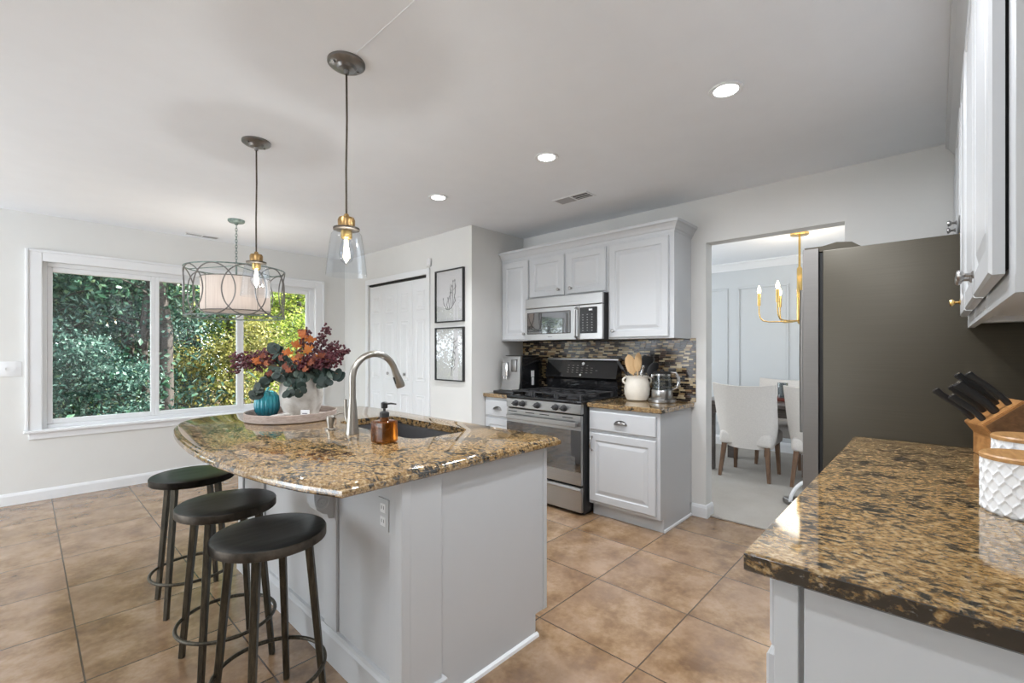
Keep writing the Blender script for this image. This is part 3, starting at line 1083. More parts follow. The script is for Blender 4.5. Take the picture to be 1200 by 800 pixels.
def spoon(tx, ty, tz, wdt, length, label, matn, head='spoon', cat='utensil', name='wooden_spoon'):
    """stands in the crock; the tip of the handle inside, the head at (tx,ty,tz)"""
    foot = Vector((CK[0] + (tx - CK[0]) * -0.25, CK[1] + (ty - CK[1]) * -0.25, ZT + 0.022))
    tip = Vector((tx, ty, tz))
    ax = (tip - foot).normalized()
    L = (tip - foot).length
    hl = length
    cam_dir = Vector((math.cos(R(YAW)), math.sin(R(YAW)), 0))
    s = ax.cross(cam_dir).normalized()
    u = s.cross(ax).normalized()
    t = thing(name, foot, label, cat, 'utensils standing in the crock')
    bm = new()
    tube(bm, [foot, foot + ax * (L - hl * 0.8)], 0.0055, 10)
    obj('shaft', bm, matn, t)
    bm = new()
    rings_ = []
    for k in range(11):
        q = k / 10
        if head == 'spoon':
            ww = wdt * (0.12 + 0.88 * math.sin(PI * (0.08 + 0.84 * q) ** 0.8) ** 0.8) if 0 < q < 1 else wdt * 0.10
            ww *= 0.62 + 0.38 * q if q < 0.9 else 0.85
        else:
            ww = wdt * (0.16 if q < 0.12 else 0.9 + 0.1 * q) * (0.8 if q == 1 else 1)
        p = foot + ax * (L - hl + hl * q) + u * (0.006 * math.sin(PI * q))
        th = 0.004 if 0 < q < 1 else 0.002
        rings_.append(ring(bm, [p + s * ww * math.cos(a) + u * th * math.sin(a) for a in [2 * PI * j / 14 for j in range(14)]]))
    for a, b in zip(rings_, rings_[1:]):
        bridge(bm, a, b)
    bm.faces.new(rings_[0][::-1]); bm.faces.new(rings_[-1])
    obj('head', bm, matn, t)


def head_at(px_right, back, z):
    """a point beside the crock: to the right as seen from the kitchen, and back towards the wall"""
    return (CK[0] + RTV.x * px_right + back * 0.7, CK[1] + RTV.y * px_right + back * 0.7, z)


RTV = Vector((math.sin(R(YAW - 15)), -math.cos(R(YAW - 15)), 0))
spoon(*head_at(-0.070, 0.0, 1.270), 0.054, 0.170, 'pale wooden spoon with broad head, left of the two in the crock', 'spoon_wood')
spoon(*head_at(0.012, 0.0, 1.288), 0.040, 0.165, 'slimmer wooden spoon standing right of the broad one in the crock', 'spoon_wood')
spoon(*head_at(-0.150, 0.02, 1.215), 0.014, 0.10, 'black utensil leaning far left out of the cream crock', 'black', 'flat', name='spatula')
spoon(*head_at(0.110, 0.05, 1.255), 0.050, 0.16, 'broad black turner behind the wooden spoons in the crock', 'black', 'flat', name='turner')
spoon(*head_at(0.170, 0.03, 1.205), 0.048, 0.13, 'black ladle leaning right over the rim of the crock', 'black', 'spoon', name='ladle')
spoon(*head_at(0.050, -0.02, 1.180), 0.012, 0.10, 'thin steel whisk handle in front of the black turner', 'chrome', 'flat', name='whisk')

KX, KY, KE = 3.465, 1.600, 1.17
t = thing('electric_kettle', (KX, KY, ZT), 'glass and steel electric kettle at the right end of the stove counter', 'kettle')
KM = at(KX, KY, ZT) @ Matrix.Scale(KE, 4)
bm = new(); lathe(bm, (0, 0, 0), [(0.088, 0), (0.092, 0.004), (0.092, 0.020), (0.080, 0.026)], 40); obj('power_base', bm, 'steel', t, mx=KM)
bm = new(); lathe(bm, (0, 0, 0.027), [(0.066, 0), (0.069, 0.004), (0.068, 0.052), (0.066, 0.056)], 40); obj('heater_band', bm, 'steel', t, mx=KM)
bm = new(); lathe(bm, (0, 0, 0.083), [(0.066, 0), (0.064, 0.05), (0.059, 0.100), (0.057, 0.112)], 40, False, False)
bmesh.ops.solidify(bm, geom=bm.faces[:], thickness=0.003)
obj('jug', bm, 'kettle_glass', t, mx=KM)
bm = new(); lathe(bm, (0, 0, 0.180), [(0.0585, 0), (0.0605, 0.001), (0.0605, 0.013), (0.0585, 0.014)], 40, False, False); bmesh.ops.solidify(bm, geom=bm.faces[:], thickness=0.001); obj('collar', bm, 'chrome', t, mx=KM)
bm = new(); lathe(bm, (0, 0, 0.193), [(0.059, 0), (0.060, 0.008), (0.048, 0.015), (0.014, 0.018), (0.013, 0.026), (0.008, 0.029)], 40); obj('lid', bm, 'black', t, mx=KM)
bm = new()
box(bm, -0.018, 0.0, -0.016, 0.016, 0, 0.03, 0.006)
obj('spout', bm, 'chrome', t, mx=KM @ Matrix.Translation(-RTV * 0.055 + Vector((0, 0, 0.160))) @ Matrix.Rotation(R(YAW - 105), 4, 'Z'))
bm = new()
tube(bm, [RTV * q_ + Vector((0, 0, z_)) for q_, z_ in ((0.052, 0.205), (0.085, 0.200), (0.104, 0.170), (0.106, 0.130), (0.092, 0.098), (0.064, 0.085))], [0.009, 0.011, 0.012, 0.012, 0.010, 0.008], 12)
hk = obj('handle', bm, 'chrome', t, mx=KM)
bm = new()
box(bm, -0.020, 0.030, -0.012, 0.012, 0.0, 0.026, 0.006)
obj('thumb_switch', bm, 'black', hk, mx=KM @ Matrix.Translation(RTV * 0.060 + Vector((0, 0, 0.205))) @ Matrix.Rotation(R(YAW - 105), 4, 'Z'))

# ------------------------------------------------------------------ island
IY = 1.345
IX0, IX1, IYE = 0.885, 1.663, 3.06
t = thing('island_cabinet', (1.27, 2.2, 0), 'white panelled kitchen island base under the curved granite top', 'island')
bm = new()
for (a, b, c, d) in ((IX0, IX0 + 0.02, IY, IYE), (IX1 - 0.02, IX1, IY, IYE), (IX0 + 0.02, IX1 - 0.02, IY, IY + 0.02), (IX0 + 0.02, IX1 - 0.02, IYE - 0.02, IYE)):
    box(bm, a, b, c, d, 0.10, ZT - 0.036)
box(bm, IX0 + 0.02, IX1 - 0.02, IY + 0.02, IYE - 0.02, 0.10, 0.12)
obj('carcass', bm, 'cabinet', t, False)
bm = new(); box(bm, IX0 + 0.01, 1.59, IY + 0.0005, IYE - 0.01, 0, 0.10); obj('toe_kick', bm, 'cabinet', t, False)
bm = new(); box(bm, 1.043, IX1 + 0.002, IY - 0.006, IY, 0.10, ZT - 0.037)
box(bm, 1.043, 1.59, IY - 0.006, IY + 0.01, 0.0, 0.10)
obj('end_panel', bm, 'cabinet', t, False)
bm = new(); sweep(bm, [(1.04, IY - 0.006), (1.60, IY - 0.006)], [(0, 0), (0.014, 0), (0.012, 0.012), (0, 0.018)]); obj('shoe_molding', bm, 'white', t, False)
bm = new(); box(bm, IX1 - 0.02, IX1 + 0.006, IY - 0.010, IY + 0.02, 0.10, ZT - 0.037, 0.002); obj('corner_stile', bm, 'cabinet', t, False)
# pilaster at the near corner, with its base block
bm = new(); box(bm, IX0 - 0.012, 1.043, IY - 0.020, IY + 0.06, 0.0, ZT - 0.037, 0.003)
box(bm, IX0 - 0.018, IX0 + 0.02, IY - 0.026, IY + 0.012, 0.11, ZT - 0.037, 0.004)
obj('pilaster', bm, 'cabinet', t, False)
bm = new(); box(bm, IX0 - 0.030, 1.058, IY - 0.038, IY + 0.10, 0.0, 0.105, 0.004); obj('plinth_block', bm, 'cabinet', t, False)
# seating side: base board, stiles, corbels
bm = new(); sweep(bm, [(IX0, IYE), (IX0, IY + 0.06)], [(0, 0), (0.020, 0), (0.020, 0.115), (0.014, 0.125), (0.010, 0.138), (0, 0.142)]); obj('base_board', bm, 'cabinet', t, False)
for yy in (1.86, 2.69):
    bm = new(); box(bm, IX0 - 0.012, IX0, yy - 0.055, yy + 0.055, 0.142, ZT - 0.037, 0.003)
    obj('stile', bm, 'cabinet', t, False)
bm = new(); box(bm, IX0 - 0.012, IX0, 2.98, IYE, 0.142, ZT - 0.037, 0.003); obj('stile', bm, 'cabinet', t, False)
bm = new(); box(bm, IX0 - 0.010, IX0, IY + 0.06, IYE, ZT - 0.075, ZT - 0.037, 0.003); obj('top_rail', bm, 'cabinet', t, False)
for yy in (1.86, 2.69):
    bm = new()
    vs = [(IX0 - 0.012 - o_, ZT - z_) for o_, z_ in ((0.0, 0.040), (0.175, 0.040), (0.175, 0.064), (0.165, 0.072), (0.140, 0.080), (0.112, 0.098), (0.092, 0.128), (0.082, 0.165),
                                                     (0.080, 0.205), (0.070, 0.235), (0.050, 0.252), (0.028, 0.262), (0.022, 0.280), (0.0, 0.284))]
    A = ring(bm, [(x, yy - 0.036, z) for x, z in vs]); B = ring(bm, [(x, yy + 0.036, z) for x, z in vs])
    bridge(bm, A, B); bm.faces.new(A[::-1]); bm.faces.new(B)
    for s in (-1, 1):
        # scroll on the side of the bracket
        lathe_c = (IX0 - 0.060, yy + s * 0.036, ZT - 0.205)
        b2 = circle_pts(lathe_c, 0.026, 20, 'y')
        tube(bm, b2, 0.007, 6, True)
        tube(bm, circle_pts((IX0 - 0.060, yy + s * 0.036, ZT - 0.205), 0.011, 14, 'y'), 0.006, 6, True)
    bmesh.ops.recalc_face_normals(bm, faces=bm.faces[:])
    obj('corbel', bm, 'cabinet', t, 30)

# curved worktop with the sink cut out
pts = [(1.735, 1.302)]
# far right corner, rounded
for k in range(9):
    a = PI / 2 * k / 8
    pts.append((1.735 - 0.30 + 0.30 * math.cos(a), 2.98 + 0.30 * math.sin(a)))
ctrl = [(1.06, 3.335), (0.86, 3.345), (0.72, 3.30), (0.61, 3.19), (0.545, 3.0), (0.502, 2.70), (0.480, 2.35), (0.487, 2.05), (0.522, 1.75), (0.575, 1.50), (0.648, 1.302)]


def spline(c, n=6):
    out = []
    for i in range(len(c) - 1):
        p0 = Vector(c[max(i - 1, 0)]); p1 = Vector(c[i]); p2 = Vector(c[i + 1]); p3 = Vector(c[min(i + 2, len(c) - 1)])
        for k in range(n):
            q = k / n
            out.append(tuple(0.5 * ((2 * p1) + (-p0 + p2) * q + (2 * p0 - 5 * p1 + 4 * p2 - p3) * q * q + (-p0 + 3 * p1 - 3 * p2 + p3) * q ** 3)))
    out.append(tuple(c[-1]))
    return out


pts += spline(ctrl)
SX0, SX1, SY0, SY1 = 1.215, 1.575, 1.745, 2.525


def round_rect(x0, x1, y0, y1, r, n=6):
    out = []
    for cx, cy, a0 in ((x1 - r, y1 - r, 0), (x0 + r, y1 - r, 90), (x0 + r, y0 + r, 180), (x1 - r, y0 + r, 270)):
        for k in range(n + 1):
            a = R(a0 + 90 * k / n)
            out.append((cx + r * math.cos(a), cy + r * math.sin(a)))
    return out


OGEE = [(0.004, ZT - 0.036), (0.0, ZT - 0.032), (0.0, ZT - 0.020), (0.003, ZT - 0.014), (0.008, ZT - 0.0115), (0.010, ZT - 0.011), (0.010, ZT - 0.009), (0.014, ZT - 0.004), (0.022, ZT)]
bm = new()
slab(bm, pts, 0, 0, OGEE, [round_rect(SX0, SX1, SY0, SY1, 0.085)])
tag(obj('countertop', bm, 'granite', None, 30), 'large curved speckled granite top of the kitchen island', 'countertop')

# undermount sink
bm = new()
prev = None
for (ins, z, r) in ((-0.012, ZT - 0.037, 0.095), (-0.012, ZT - 0.040, 0.095), (0.0, ZT - 0.040, 0.085), (0.006, ZT - 0.15, 0.080), (0.018, ZT - 0.205, 0.07), (0.06, ZT - 0.22, 0.05)):
    cur = ring(bm, [(x, y, z) for x, y in round_rect(SX0 + ins, SX1 - ins, SY0 + ins, SY1 - ins, r)])
    if prev:
        bridge(bm, prev, cur)
    prev = cur
bm.faces.new(prev)
bmesh.ops.recalc_face_normals(bm, faces=bm.faces[:])
sk = thing('kitchen_sink', (1.395, 2.135, ZT - 0.22), 'stainless undermount sink basin in the island countertop', 'sink')
obj('basin', bm, 'sink_steel', sk)
bm = new(); lathe(bm, (1.40, 2.2, ZT - 0.222), [(0.045, 0), (0.045, 0.004), (0.038, 0.006), (0.030, 0.003)], 28); obj('drain', bm, 'chrome', sk)

# faucet
FX, FY = 1.099, 2.10
t = thing('faucet', (FX, FY, ZT), 'brushed nickel gooseneck faucet on the island behind the sink', 'faucet')
bm = new()
lathe(bm, (FX, FY, ZT), [(0.033, 0), (0.033, 0.004), (0.030, 0.02), (0.024, 0.09), (0.0175, 0.17)], 32)
obj('base', bm, 'nickel', t)
bm = new()
rr = 0.122
p = [(FX, FY, ZT + 0.17), (FX, FY, ZT + 0.22), (FX, FY, ZT + 0.27)]
for k in range(1, 19):
    a = PI - (PI - R(18)) * k / 18
    p.append((FX + rr + rr * math.cos(a), FY, ZT + 0.27 + rr * math.sin(a)))
tube(bm, p, 0.0165, 16)
obj('neck', bm, 'nickel', t)
e = Vector(p[-1]); dirv = (Vector(p[-1]) - Vector(p[-2])).normalized()
bm = new()
tube(bm, [e - dirv * 0.002, e + dirv * 0.02, e + dirv * 0.085, e + dirv * 0.10], [0.017, 0.018, 0.025, 0.023], 18)
sh = obj('spray_head', bm, 'nickel', t)
bm = new(); box(bm, -0.006, 0.006, -0.003, 0.003, 0, 0.04, 0.002)
sd = Vector((dirv.z, 0, -dirv.x)).normalized()
obj('spray_button', bm, 'black', sh, mx=at(*(e + dirv * 0.035 + sd * 0.021)) @ Matrix.Rotation(math.atan2(dirv.x, dirv.z), 4, 'Y') @ Matrix.Rotation(R(90), 4, 'Z'))
bm = new(); tube(bm, [(FX, FY + 0.026, ZT + 0.055), (FX, FY + 0.055, ZT + 0.058), (FX - 0.003, FY + 0.062, ZT + 0.085), (FX - 0.004, FY + 0.062, ZT + 0.165)], [0.008, 0.008, 0.007, 0.0075], 12); obj('handle', bm, 'nickel', t)

# built-in soap pump beside the faucet
t = thing('soap_pump', (1.075, 2.285, ZT), 'small nickel soap pump set in the island left of the faucet', 'soap pump')
bm = new(); lathe(bm, (1.075, 2.285, ZT), [(0.024, 0), (0.024, 0.006), (0.015, 0.010), (0.016, 0.030), (0.020, 0.050), (0.020, 0.068), (0.014, 0.074)], 24); obj('body', bm, 'nickel', t)
bm = new(); tube(bm, [(1.075, 2.285, ZT + 0.060), (1.095, 2.285, ZT + 0.072), (1.120, 2.285, ZT + 0.082), (1.150, 2.285, ZT + 0.080), (1.165, 2.285, ZT + 0.066)], [0.006, 0.005, 0.0045, 0.0045, 0.004], 10); obj('nozzle', bm, 'nickel', t)

# amber soap bottle
AX, AY = 1.094, 1.800
t = thing('soap_bottle', (AX, AY, ZT), 'square amber glass soap bottle with black pump by the sink', 'soap bottle')
mr = at(AX, AY, ZT) @ Matrix.Rotation(R(10), 4, 'Z')
bm = new(); box(bm, -0.044, 0.044, -0.044, 0.044, 0.001, 0.098, 0.010, 3)
obj('bottle', bm, 'amber', t, 50, mx=mr)
bm = new(); lathe(bm, (0, 0, 0), [(0.020, 0.097), (0.019, 0.116)], 24); obj('neck', bm, 'amber', t, mx=mr)
bm = new()
lathe(bm, (0, 0, 0), [(0.021, 0.113), (0.021, 0.132), (0.017, 0.137), (0.006, 0.140), (0.006, 0.150), (0.014, 0.152), (0.015, 0.176), (0.008, 0.180)], 24)
pt = obj('pump', bm, 'black', t, mx=mr)
bm = new(); tube(bm, [(0.0, 0, 0.170), (0.022, -0.018, 0.172), (0.040, -0.033, 0.168)], [0.005, 0.004, 0.003], 8); obj('nozzle', bm, 'black', pt, mx=mr)

# outlet on the seating side
t = thing('power_outlet', (IX0, 1.455, 0.66), 'double power outlet with pale cover plate on the island side wall', 'outlet')
bm = new(); box(bm, IX0 - 0.006, IX0, 1.420, 1.492, 0.655, 0.770, 0.002); obj('cover_plate', bm, 'cabinet', t, False)
for zz in (0.688, 0.736):
    bm = new(); box(bm, IX0 - 0.008, IX0 - 0.004, 1.439, 1.473, zz - 0.017, zz + 0.017, 0.002)
    so = obj('socket', bm, 'white_ceramic', t, False)
    bm = new()
    for yy in (1.448, 1.462):
        box(bm, IX0 - 0.0084, IX0 - 0.007, yy - 0.0012, yy + 0.0012, zz - 0.004, zz + 0.008)
    obj('slots', bm, 'dark_gap', so, False)

# ------------------------------------------------------------------ tray group on the island
TC = (1.10, 2.845)
TZ = ZT
t = thing('round_tray', (*TC, TZ), 'round grey wooden tray carrying the flower vase on the island', 'tray')
bm = new(); lathe(bm, (*TC, TZ), [(0.235, 0), (0.243, 0.006), (0.243, 0.012)], 64); obj('tray_base', bm, 'tray_wood', t)
bm = new(); lathe(bm, (*TC, TZ), [(0.244, 0.002), (0.252, 0.006), (0.254, 0.046), (0.251, 0.050), (0.244, 0.046), (0.242, 0.012), (0.244, 0.002)], 64, False, False); obj('tray_rim', bm, 'tray_wood', t)
V0 = (1.145, 2.815, TZ + 0.0122)
bm = new()
lathe(bm, V0, [(0.075, 0), (0.092, 0.008), (0.116, 0.075), (0.123, 0.14), (0.118, 0.195), (0.100, 0.232), (0.096, 0.248), (0.100, 0.256), (0.092, 0.256), (0.090, 0.236), (0.108, 0.19), (0.112, 0.14), (0.08, 0.02)], 48)
tag(obj('vase', bm, 'vase', None), 'plump grey white glazed vase holding the autumn flowers on the tray', 'vase')
t = thing('glass_pumpkin', (0.995, 2.945, TZ + 0.0122), 'ribbed turquoise glass pumpkin beside the vase on the tray', 'ornament')
bm = new()
lathe(bm, (0.995, 2.945, TZ + 0.0122), [(0.030, 0), (0.050, 0.006), (0.066, 0.04), (0.070, 0.08), (0.064, 0.12), (0.046, 0.148), (0.024, 0.156), (0.010, 0.150)], 96, ripple=lambda a: 1 + 0.10 * abs(math.sin(a * 9)) ** 0.7 - 0.07)
obj('body', bm, 'turquoise', t)
bm = new(); tube(bm, [(0.995, 2.945, TZ + 0.16), (0.997, 2.944, TZ + 0.178), (1.004, 2.940, TZ + 0.190)], [0.010, 0.007, 0.006], 10); obj('stalk', bm, 'turquoise', t)
bm = new()
cp_ = []
for k in range(60):
    a = 2 * PI * k / 60
    cp_.append((1.00 + 0.065 * math.cos(a) + 0.03 * math.cos(2 * a), 2.765 + 0.05 * math.sin(a) - 0.022 * math.sin(3 * a), TZ + 0.019 + 0.022 * max(0, math.sin(a * 1.0 + 1.2)) ** 2))
tube(bm, cp_, 0.0065, 8, True)
tag(obj('white_cord', bm, 'rope', None), 'loop of thick white cord lying in the round tray', 'cord')
bm = new(); box(bm, -0.024, 0.024, -0.006, 0.006, 0, 0.055, 0.002)
t = thing('card', (1.10, 2.655, TZ + 0.0122), 'small white card standing in the tray before the vase', 'card')
mr = at(1.10, 2.655, TZ + 0.0122) @ Matrix.Rotation(R(YAW - 90), 4, 'Z')
obj('card_face', bm, 'paper', t, False, mx=mr)
bm = new(); box(bm, -0.014, 0.014, -0.0068, -0.0058, 0.034, 0.038); box(bm, -0.009, 0.009, -0.0068, -0.0058, 0.026, 0.029); obj('print', bm, 'ink', t, False, mx=mr)

# flowers
rnd = random.Random(11)
FO = Vector((V0[0], V0[1], V0[2] + 0.23))
RT = Vector((math.sin(R(YAW)), -math.cos(R(YAW)), 0))
FW = Vector((math.cos(R(YAW)), math.sin(R(YAW)), 0))
UP = Vector((0, 0, 1))
fl = thing('flower_arrangement', FO, 'autumn bouquet of burgundy berries, orange maple leaves and eucalyptus in the vase', 'flowers')


def curve3(a, b, sag, n=10):
    return [a.lerp(b, k / n) + UP * sag * math.sin(PI * k / n) for k in range(n + 1)]


def berry_spray(end, sag, n, spread):
    bm = new()
    pth = curve3(FO, end, sag)
    tube(bm, pth, [0.003 - 0.0002 * k for k in range(len(pth))], 6)
    o = obj('berry_spray', bm, 'stem', fl)
    bm = new()
    for i in range(n):
        q = 0.42 + 0.60 * rnd.random()
        k = min(int(q * 10), 9)
        base = pth[k].lerp(pth[k + 1], q * 10 - k) if q < 1 else pth[-1]
        d = Vector((rnd.gauss(0, 1), rnd.gauss(0, 1), rnd.gauss(0.2, 1))).normalized()
        ptt = base + d * spread * (0.4 + rnd.random()) * (1.15 - 0.5 * q)
        ball(bm, ptt, 0.0062 + 0.003 * rnd.random(), 1)
        if i % 3 == 0:
            tube(bm, [base, ptt], 0.001, 4, cap=False)
    obj('berries', bm, 'berry', o)


for (r_, f_, u_, sag, n, sp) in ((-0.42, 0.02, 0.115, 0.05, 120, 0.045), (-0.36, -0.08, 0.055, 0.06, 100, 0.045), (-0.30, 0.10, 0.15, 0.04, 70, 0.04),
                                 (0.27, -0.02, 0.165, 0.02, 130, 0.045), (0.25, -0.10, 0.10, 0.04, 130, 0.045), (0.16, -0.12, 0.09, 0.05, 100, 0.045),
                                 (0.13, 0.06, 0.30, 0.0, 90, 0.045), (0.02, 0.02, 0.28, 0.0, 70, 0.045), (0.18, 0.10, 0.20, 0.03, 80, 0.04), (0.06, -0.14, 0.08, 0.05, 90, 0.045)):
    berry_spray(FO + RT * r_ + FW * f_ + UP * u_, sag, int(n * 1.5), sp)

MAPLE = [(0.0, -0.10), (0.10, -0.30), (0.42, -0.34), (0.38, -0.12), (0.70, 0.0), (0.98, 0.10), (0.72, 0.20), (0.86, 0.50), (0.52, 0.38), (0.40, 0.34), (0.34, 0.66), (0.20, 0.62), (0.0, 1.05)]
OUT = MAPLE + [(-x, y) for x, y in MAPLE[-2:0:-1]]


def leaf_outline(bm, c, nrm, upv, size, out, th=0.0012, bend=0.18):
    s = upv.cross(nrm).normalized()
    u = nrm.cross(s).normalized()
    A, B = [], []
    for x, y in out:
        p_ = c + s * x * size + u * y * size - nrm * bend * size * (x * x + 0.4 * y * y)
        A.append(bm.verts.new(p_ + nrm * th)); B.append(bm.verts.new(p_ - nrm * th))
    ca, cb = bm.verts.new(c + nrm * th), bm.verts.new(c - nrm * th)
    m = len(out)
    for i in range(m):
        j = (i + 1) % m
        bm.faces.new((ca, A[i], A[j])); bm.faces.new((cb, B[j], B[i])); bm.faces.new((A[i], B[i], B[j], A[j]))


def maple(r_, f_, u_, size, mat='maple'):
    c = FO + RT * r_ + FW * f_ + UP * u_
    nrm = (-FW + UP * rnd.uniform(-0.2, 0.5) + RT * rnd.uniform(-0.5, 0.5)).normalized()
    upv = (UP + RT * rnd.uniform(-0.7, 0.7)).normalized()
    bm = new()
    leaf_outline(bm, c, nrm, upv, size, OUT)
    tube(bm, [c, FO.lerp(c, 0.5) + UP * 0.02, FO], 0.0015, 5)
    obj('maple_leaf', bm, mat, fl, False)


for a in ((0.040, -0.09, 0.255, 0.044), (0.095, -0.12, 0.165, 0.046), (-0.025, -0.13, 0.150, 0.040), (0.035, -0.15, 0.105, 0.046), (0.090, -0.08, 0.225, 0.040), (-0.225, -0.10, 0.10, 0.038), (0.015, -0.11, 0.195, 0.040), (0.14, -0.10, 0.12, 0.034)):
    maple(*a)
for a in ((-0.12, -0.14, 0.03, 0.032), (0.06, -0.16, 0.13, 0.032), (0.14, -0.14, 0.115, 0.032), (-0.06, -0.14, 0.12, 0.03), (0.10, -0.18, 0.055, 0.03), (-0.15, -0.13, 0.09, 0.03), (-0.27, -0.04, 0.10, 0.03), (0.0, -0.17, 0.05, 0.03), (0.12, -0.16, 0.09, 0.035), (0.17, -0.12, 0.13, 0.035), (-0.03, -0.15, 0.07, 0.035), (0.02, -0.05, 0.27, 0.032), (-0.20, -0.06, 0.13, 0.032), (0.20, -0.09, 0.10, 0.03)):
    maple(*a, 'rust')


def eucalyptus(end, sag, n=9, size=0.030):
    pth = curve3(FO - UP * 0.02, end, sag)
    bm = new()
    tube(bm, pth, 0.0018, 5)
    o = obj('eucalyptus_stem', bm, 'stem', fl)
    bm = new()
    circ = [(math.cos(2 * PI * k / 12), math.sin(2 * PI * k / 12)) for k in range(12)]
    for i in range(n):
        q = 0.35 + 0.65 * i / (n - 1)
        k = min(int(q * 10), 9)
        b = pth[k].lerp(pth[k + 1], q * 10 - k)
        for s in (-1, 1):
            nrm = (-FW * 0.8 + UP * rnd.uniform(-0.3, 0.8) + RT * rnd.uniform(-0.8, 0.8)).normalized()
            upv = Vector((rnd.gauss(0, 1), rnd.gauss(0, 1), rnd.gauss(0, 1))).normalized()
            leaf_outline(bm, b + RT * s * size * 0.7 * rnd.random() + UP * rnd.uniform(-0.02, 0.02), nrm, upv, size * rnd.uniform(0.7, 1.15), circ, bend=0.1)
    obj('leaves', bm, 'eucalyptus', o, False)


for (r_, f_, u_, sag) in ((-0.22, -0.12, -0.09, 0.10), (-0.17, -0.16, -0.05, 0.09), (-0.12, -0.08, 0.18, 0.0), (-0.15, 0.05, 0.14, 0.0), (0.20, -0.12, -0.03, 0.06), (0.25, -0.08, 0.03, 0.04),
                          (0.02, -0.20, -0.08, 0.07), (0.08, -0.19, -0.07, 0.07), (-0.06, -0.18, 0.02, 0.04), (-0.12, -0.02, 0.12, 0.0), (0.12, 0.10, 0.05, 0.05), (-0.05, 0.14, 0.06, 0.05)):
    eucalyptus(FO + RT * r_ + FW * f_ + UP * u_, sag)

# ------------------------------------------------------------------ bar stools
def make_stool():
    t = thing('bar_stool', (0, 0, 0), 'nearest round dark metal bar stool at the island corner', 'stool', 'bar stools along the island')
    Rr, zt = 0.186, 0.660
    bm = new()
    lathe(bm, (0, 0, 0), [(Rr - 0.010, zt - 0.034), (Rr - 0.003, zt - 0.034), (Rr - 0.002, zt - 0.003), (Rr - 0.010, zt), (0.10, zt - 0.002), (0.02, zt - 0.003)], 64)
    obj('seat', bm, 'stool_top', t)
    bm = new()
    lathe(bm, (0, 0, 0), [(Rr - 0.004, zt - 0.034), (Rr, zt - 0.032), (Rr, zt - 0.006), (Rr - 0.003, zt - 0.002)], 64, False, False)
    bmesh.ops.solidify(bm, geom=bm.faces[:], thickness=0.002)
    obj('rim', bm, 'bronze', t, label='bronze edge band')
    for k in range(4):
        a = PI / 4 + PI / 2 * k
        c, s = math.cos(a), math.sin(a)
        bm = new()
        A = Vector((0.128 * c, 0.128 * s, zt - 0.034)); B = Vector((0.186 * c, 0.186 * s, 0))
        rad = Vector((c, s, 0)); tan = Vector((-s, c, 0))
        rings_ = []
        for q in (0, 0.5, 1):
            p_ = A.lerp(B, q)
            w = 0.0125 - 0.0025 * q
            rings_.append(ring(bm, [p_ + rad * w * i + tan * w * j for i, j in ((1, 1), (-1, 1), (-1, -1), (1, -1))]))
        for x_, y_ in zip(rings_, rings_[1:]):
            bridge(bm, x_, y_)
        bm.faces.new(rings_[0][::-1]); bm.faces.new(rings_[-1])
        bmesh.ops.recalc_face_normals(bm, faces=bm.faces[:])
        bmesh.ops.bevel(bm, geom=[e_ for e_ in bm.edges], offset=0.002, segments=1, affect='EDGES')
        obj('leg', bm, 'stool_leg', t)
    zr = 0.165
    rr_ = 0.128 + (0.186 - 0.128) * (zt - 0.034 - zr) / (zt - 0.034)
    bm = new(); tube(bm, circle_pts((0, 0, zr), rr_ + 0.010, 56), 0.0075, 10, True); obj('foot_ring', bm, 'stool_leg', t)
    return t


st = make_stool()
st.location = (0.598, 1.740, 0)
st.rotation_euler = (0, 0, R(8))
dup(st, (0.590, 2.215, 0), R(2), 'middle round dark metal bar stool of the three along the island')
dup(st, (0.602, 2.850, 0), R(-2), 'farthest round dark metal bar stool, closest to the window')

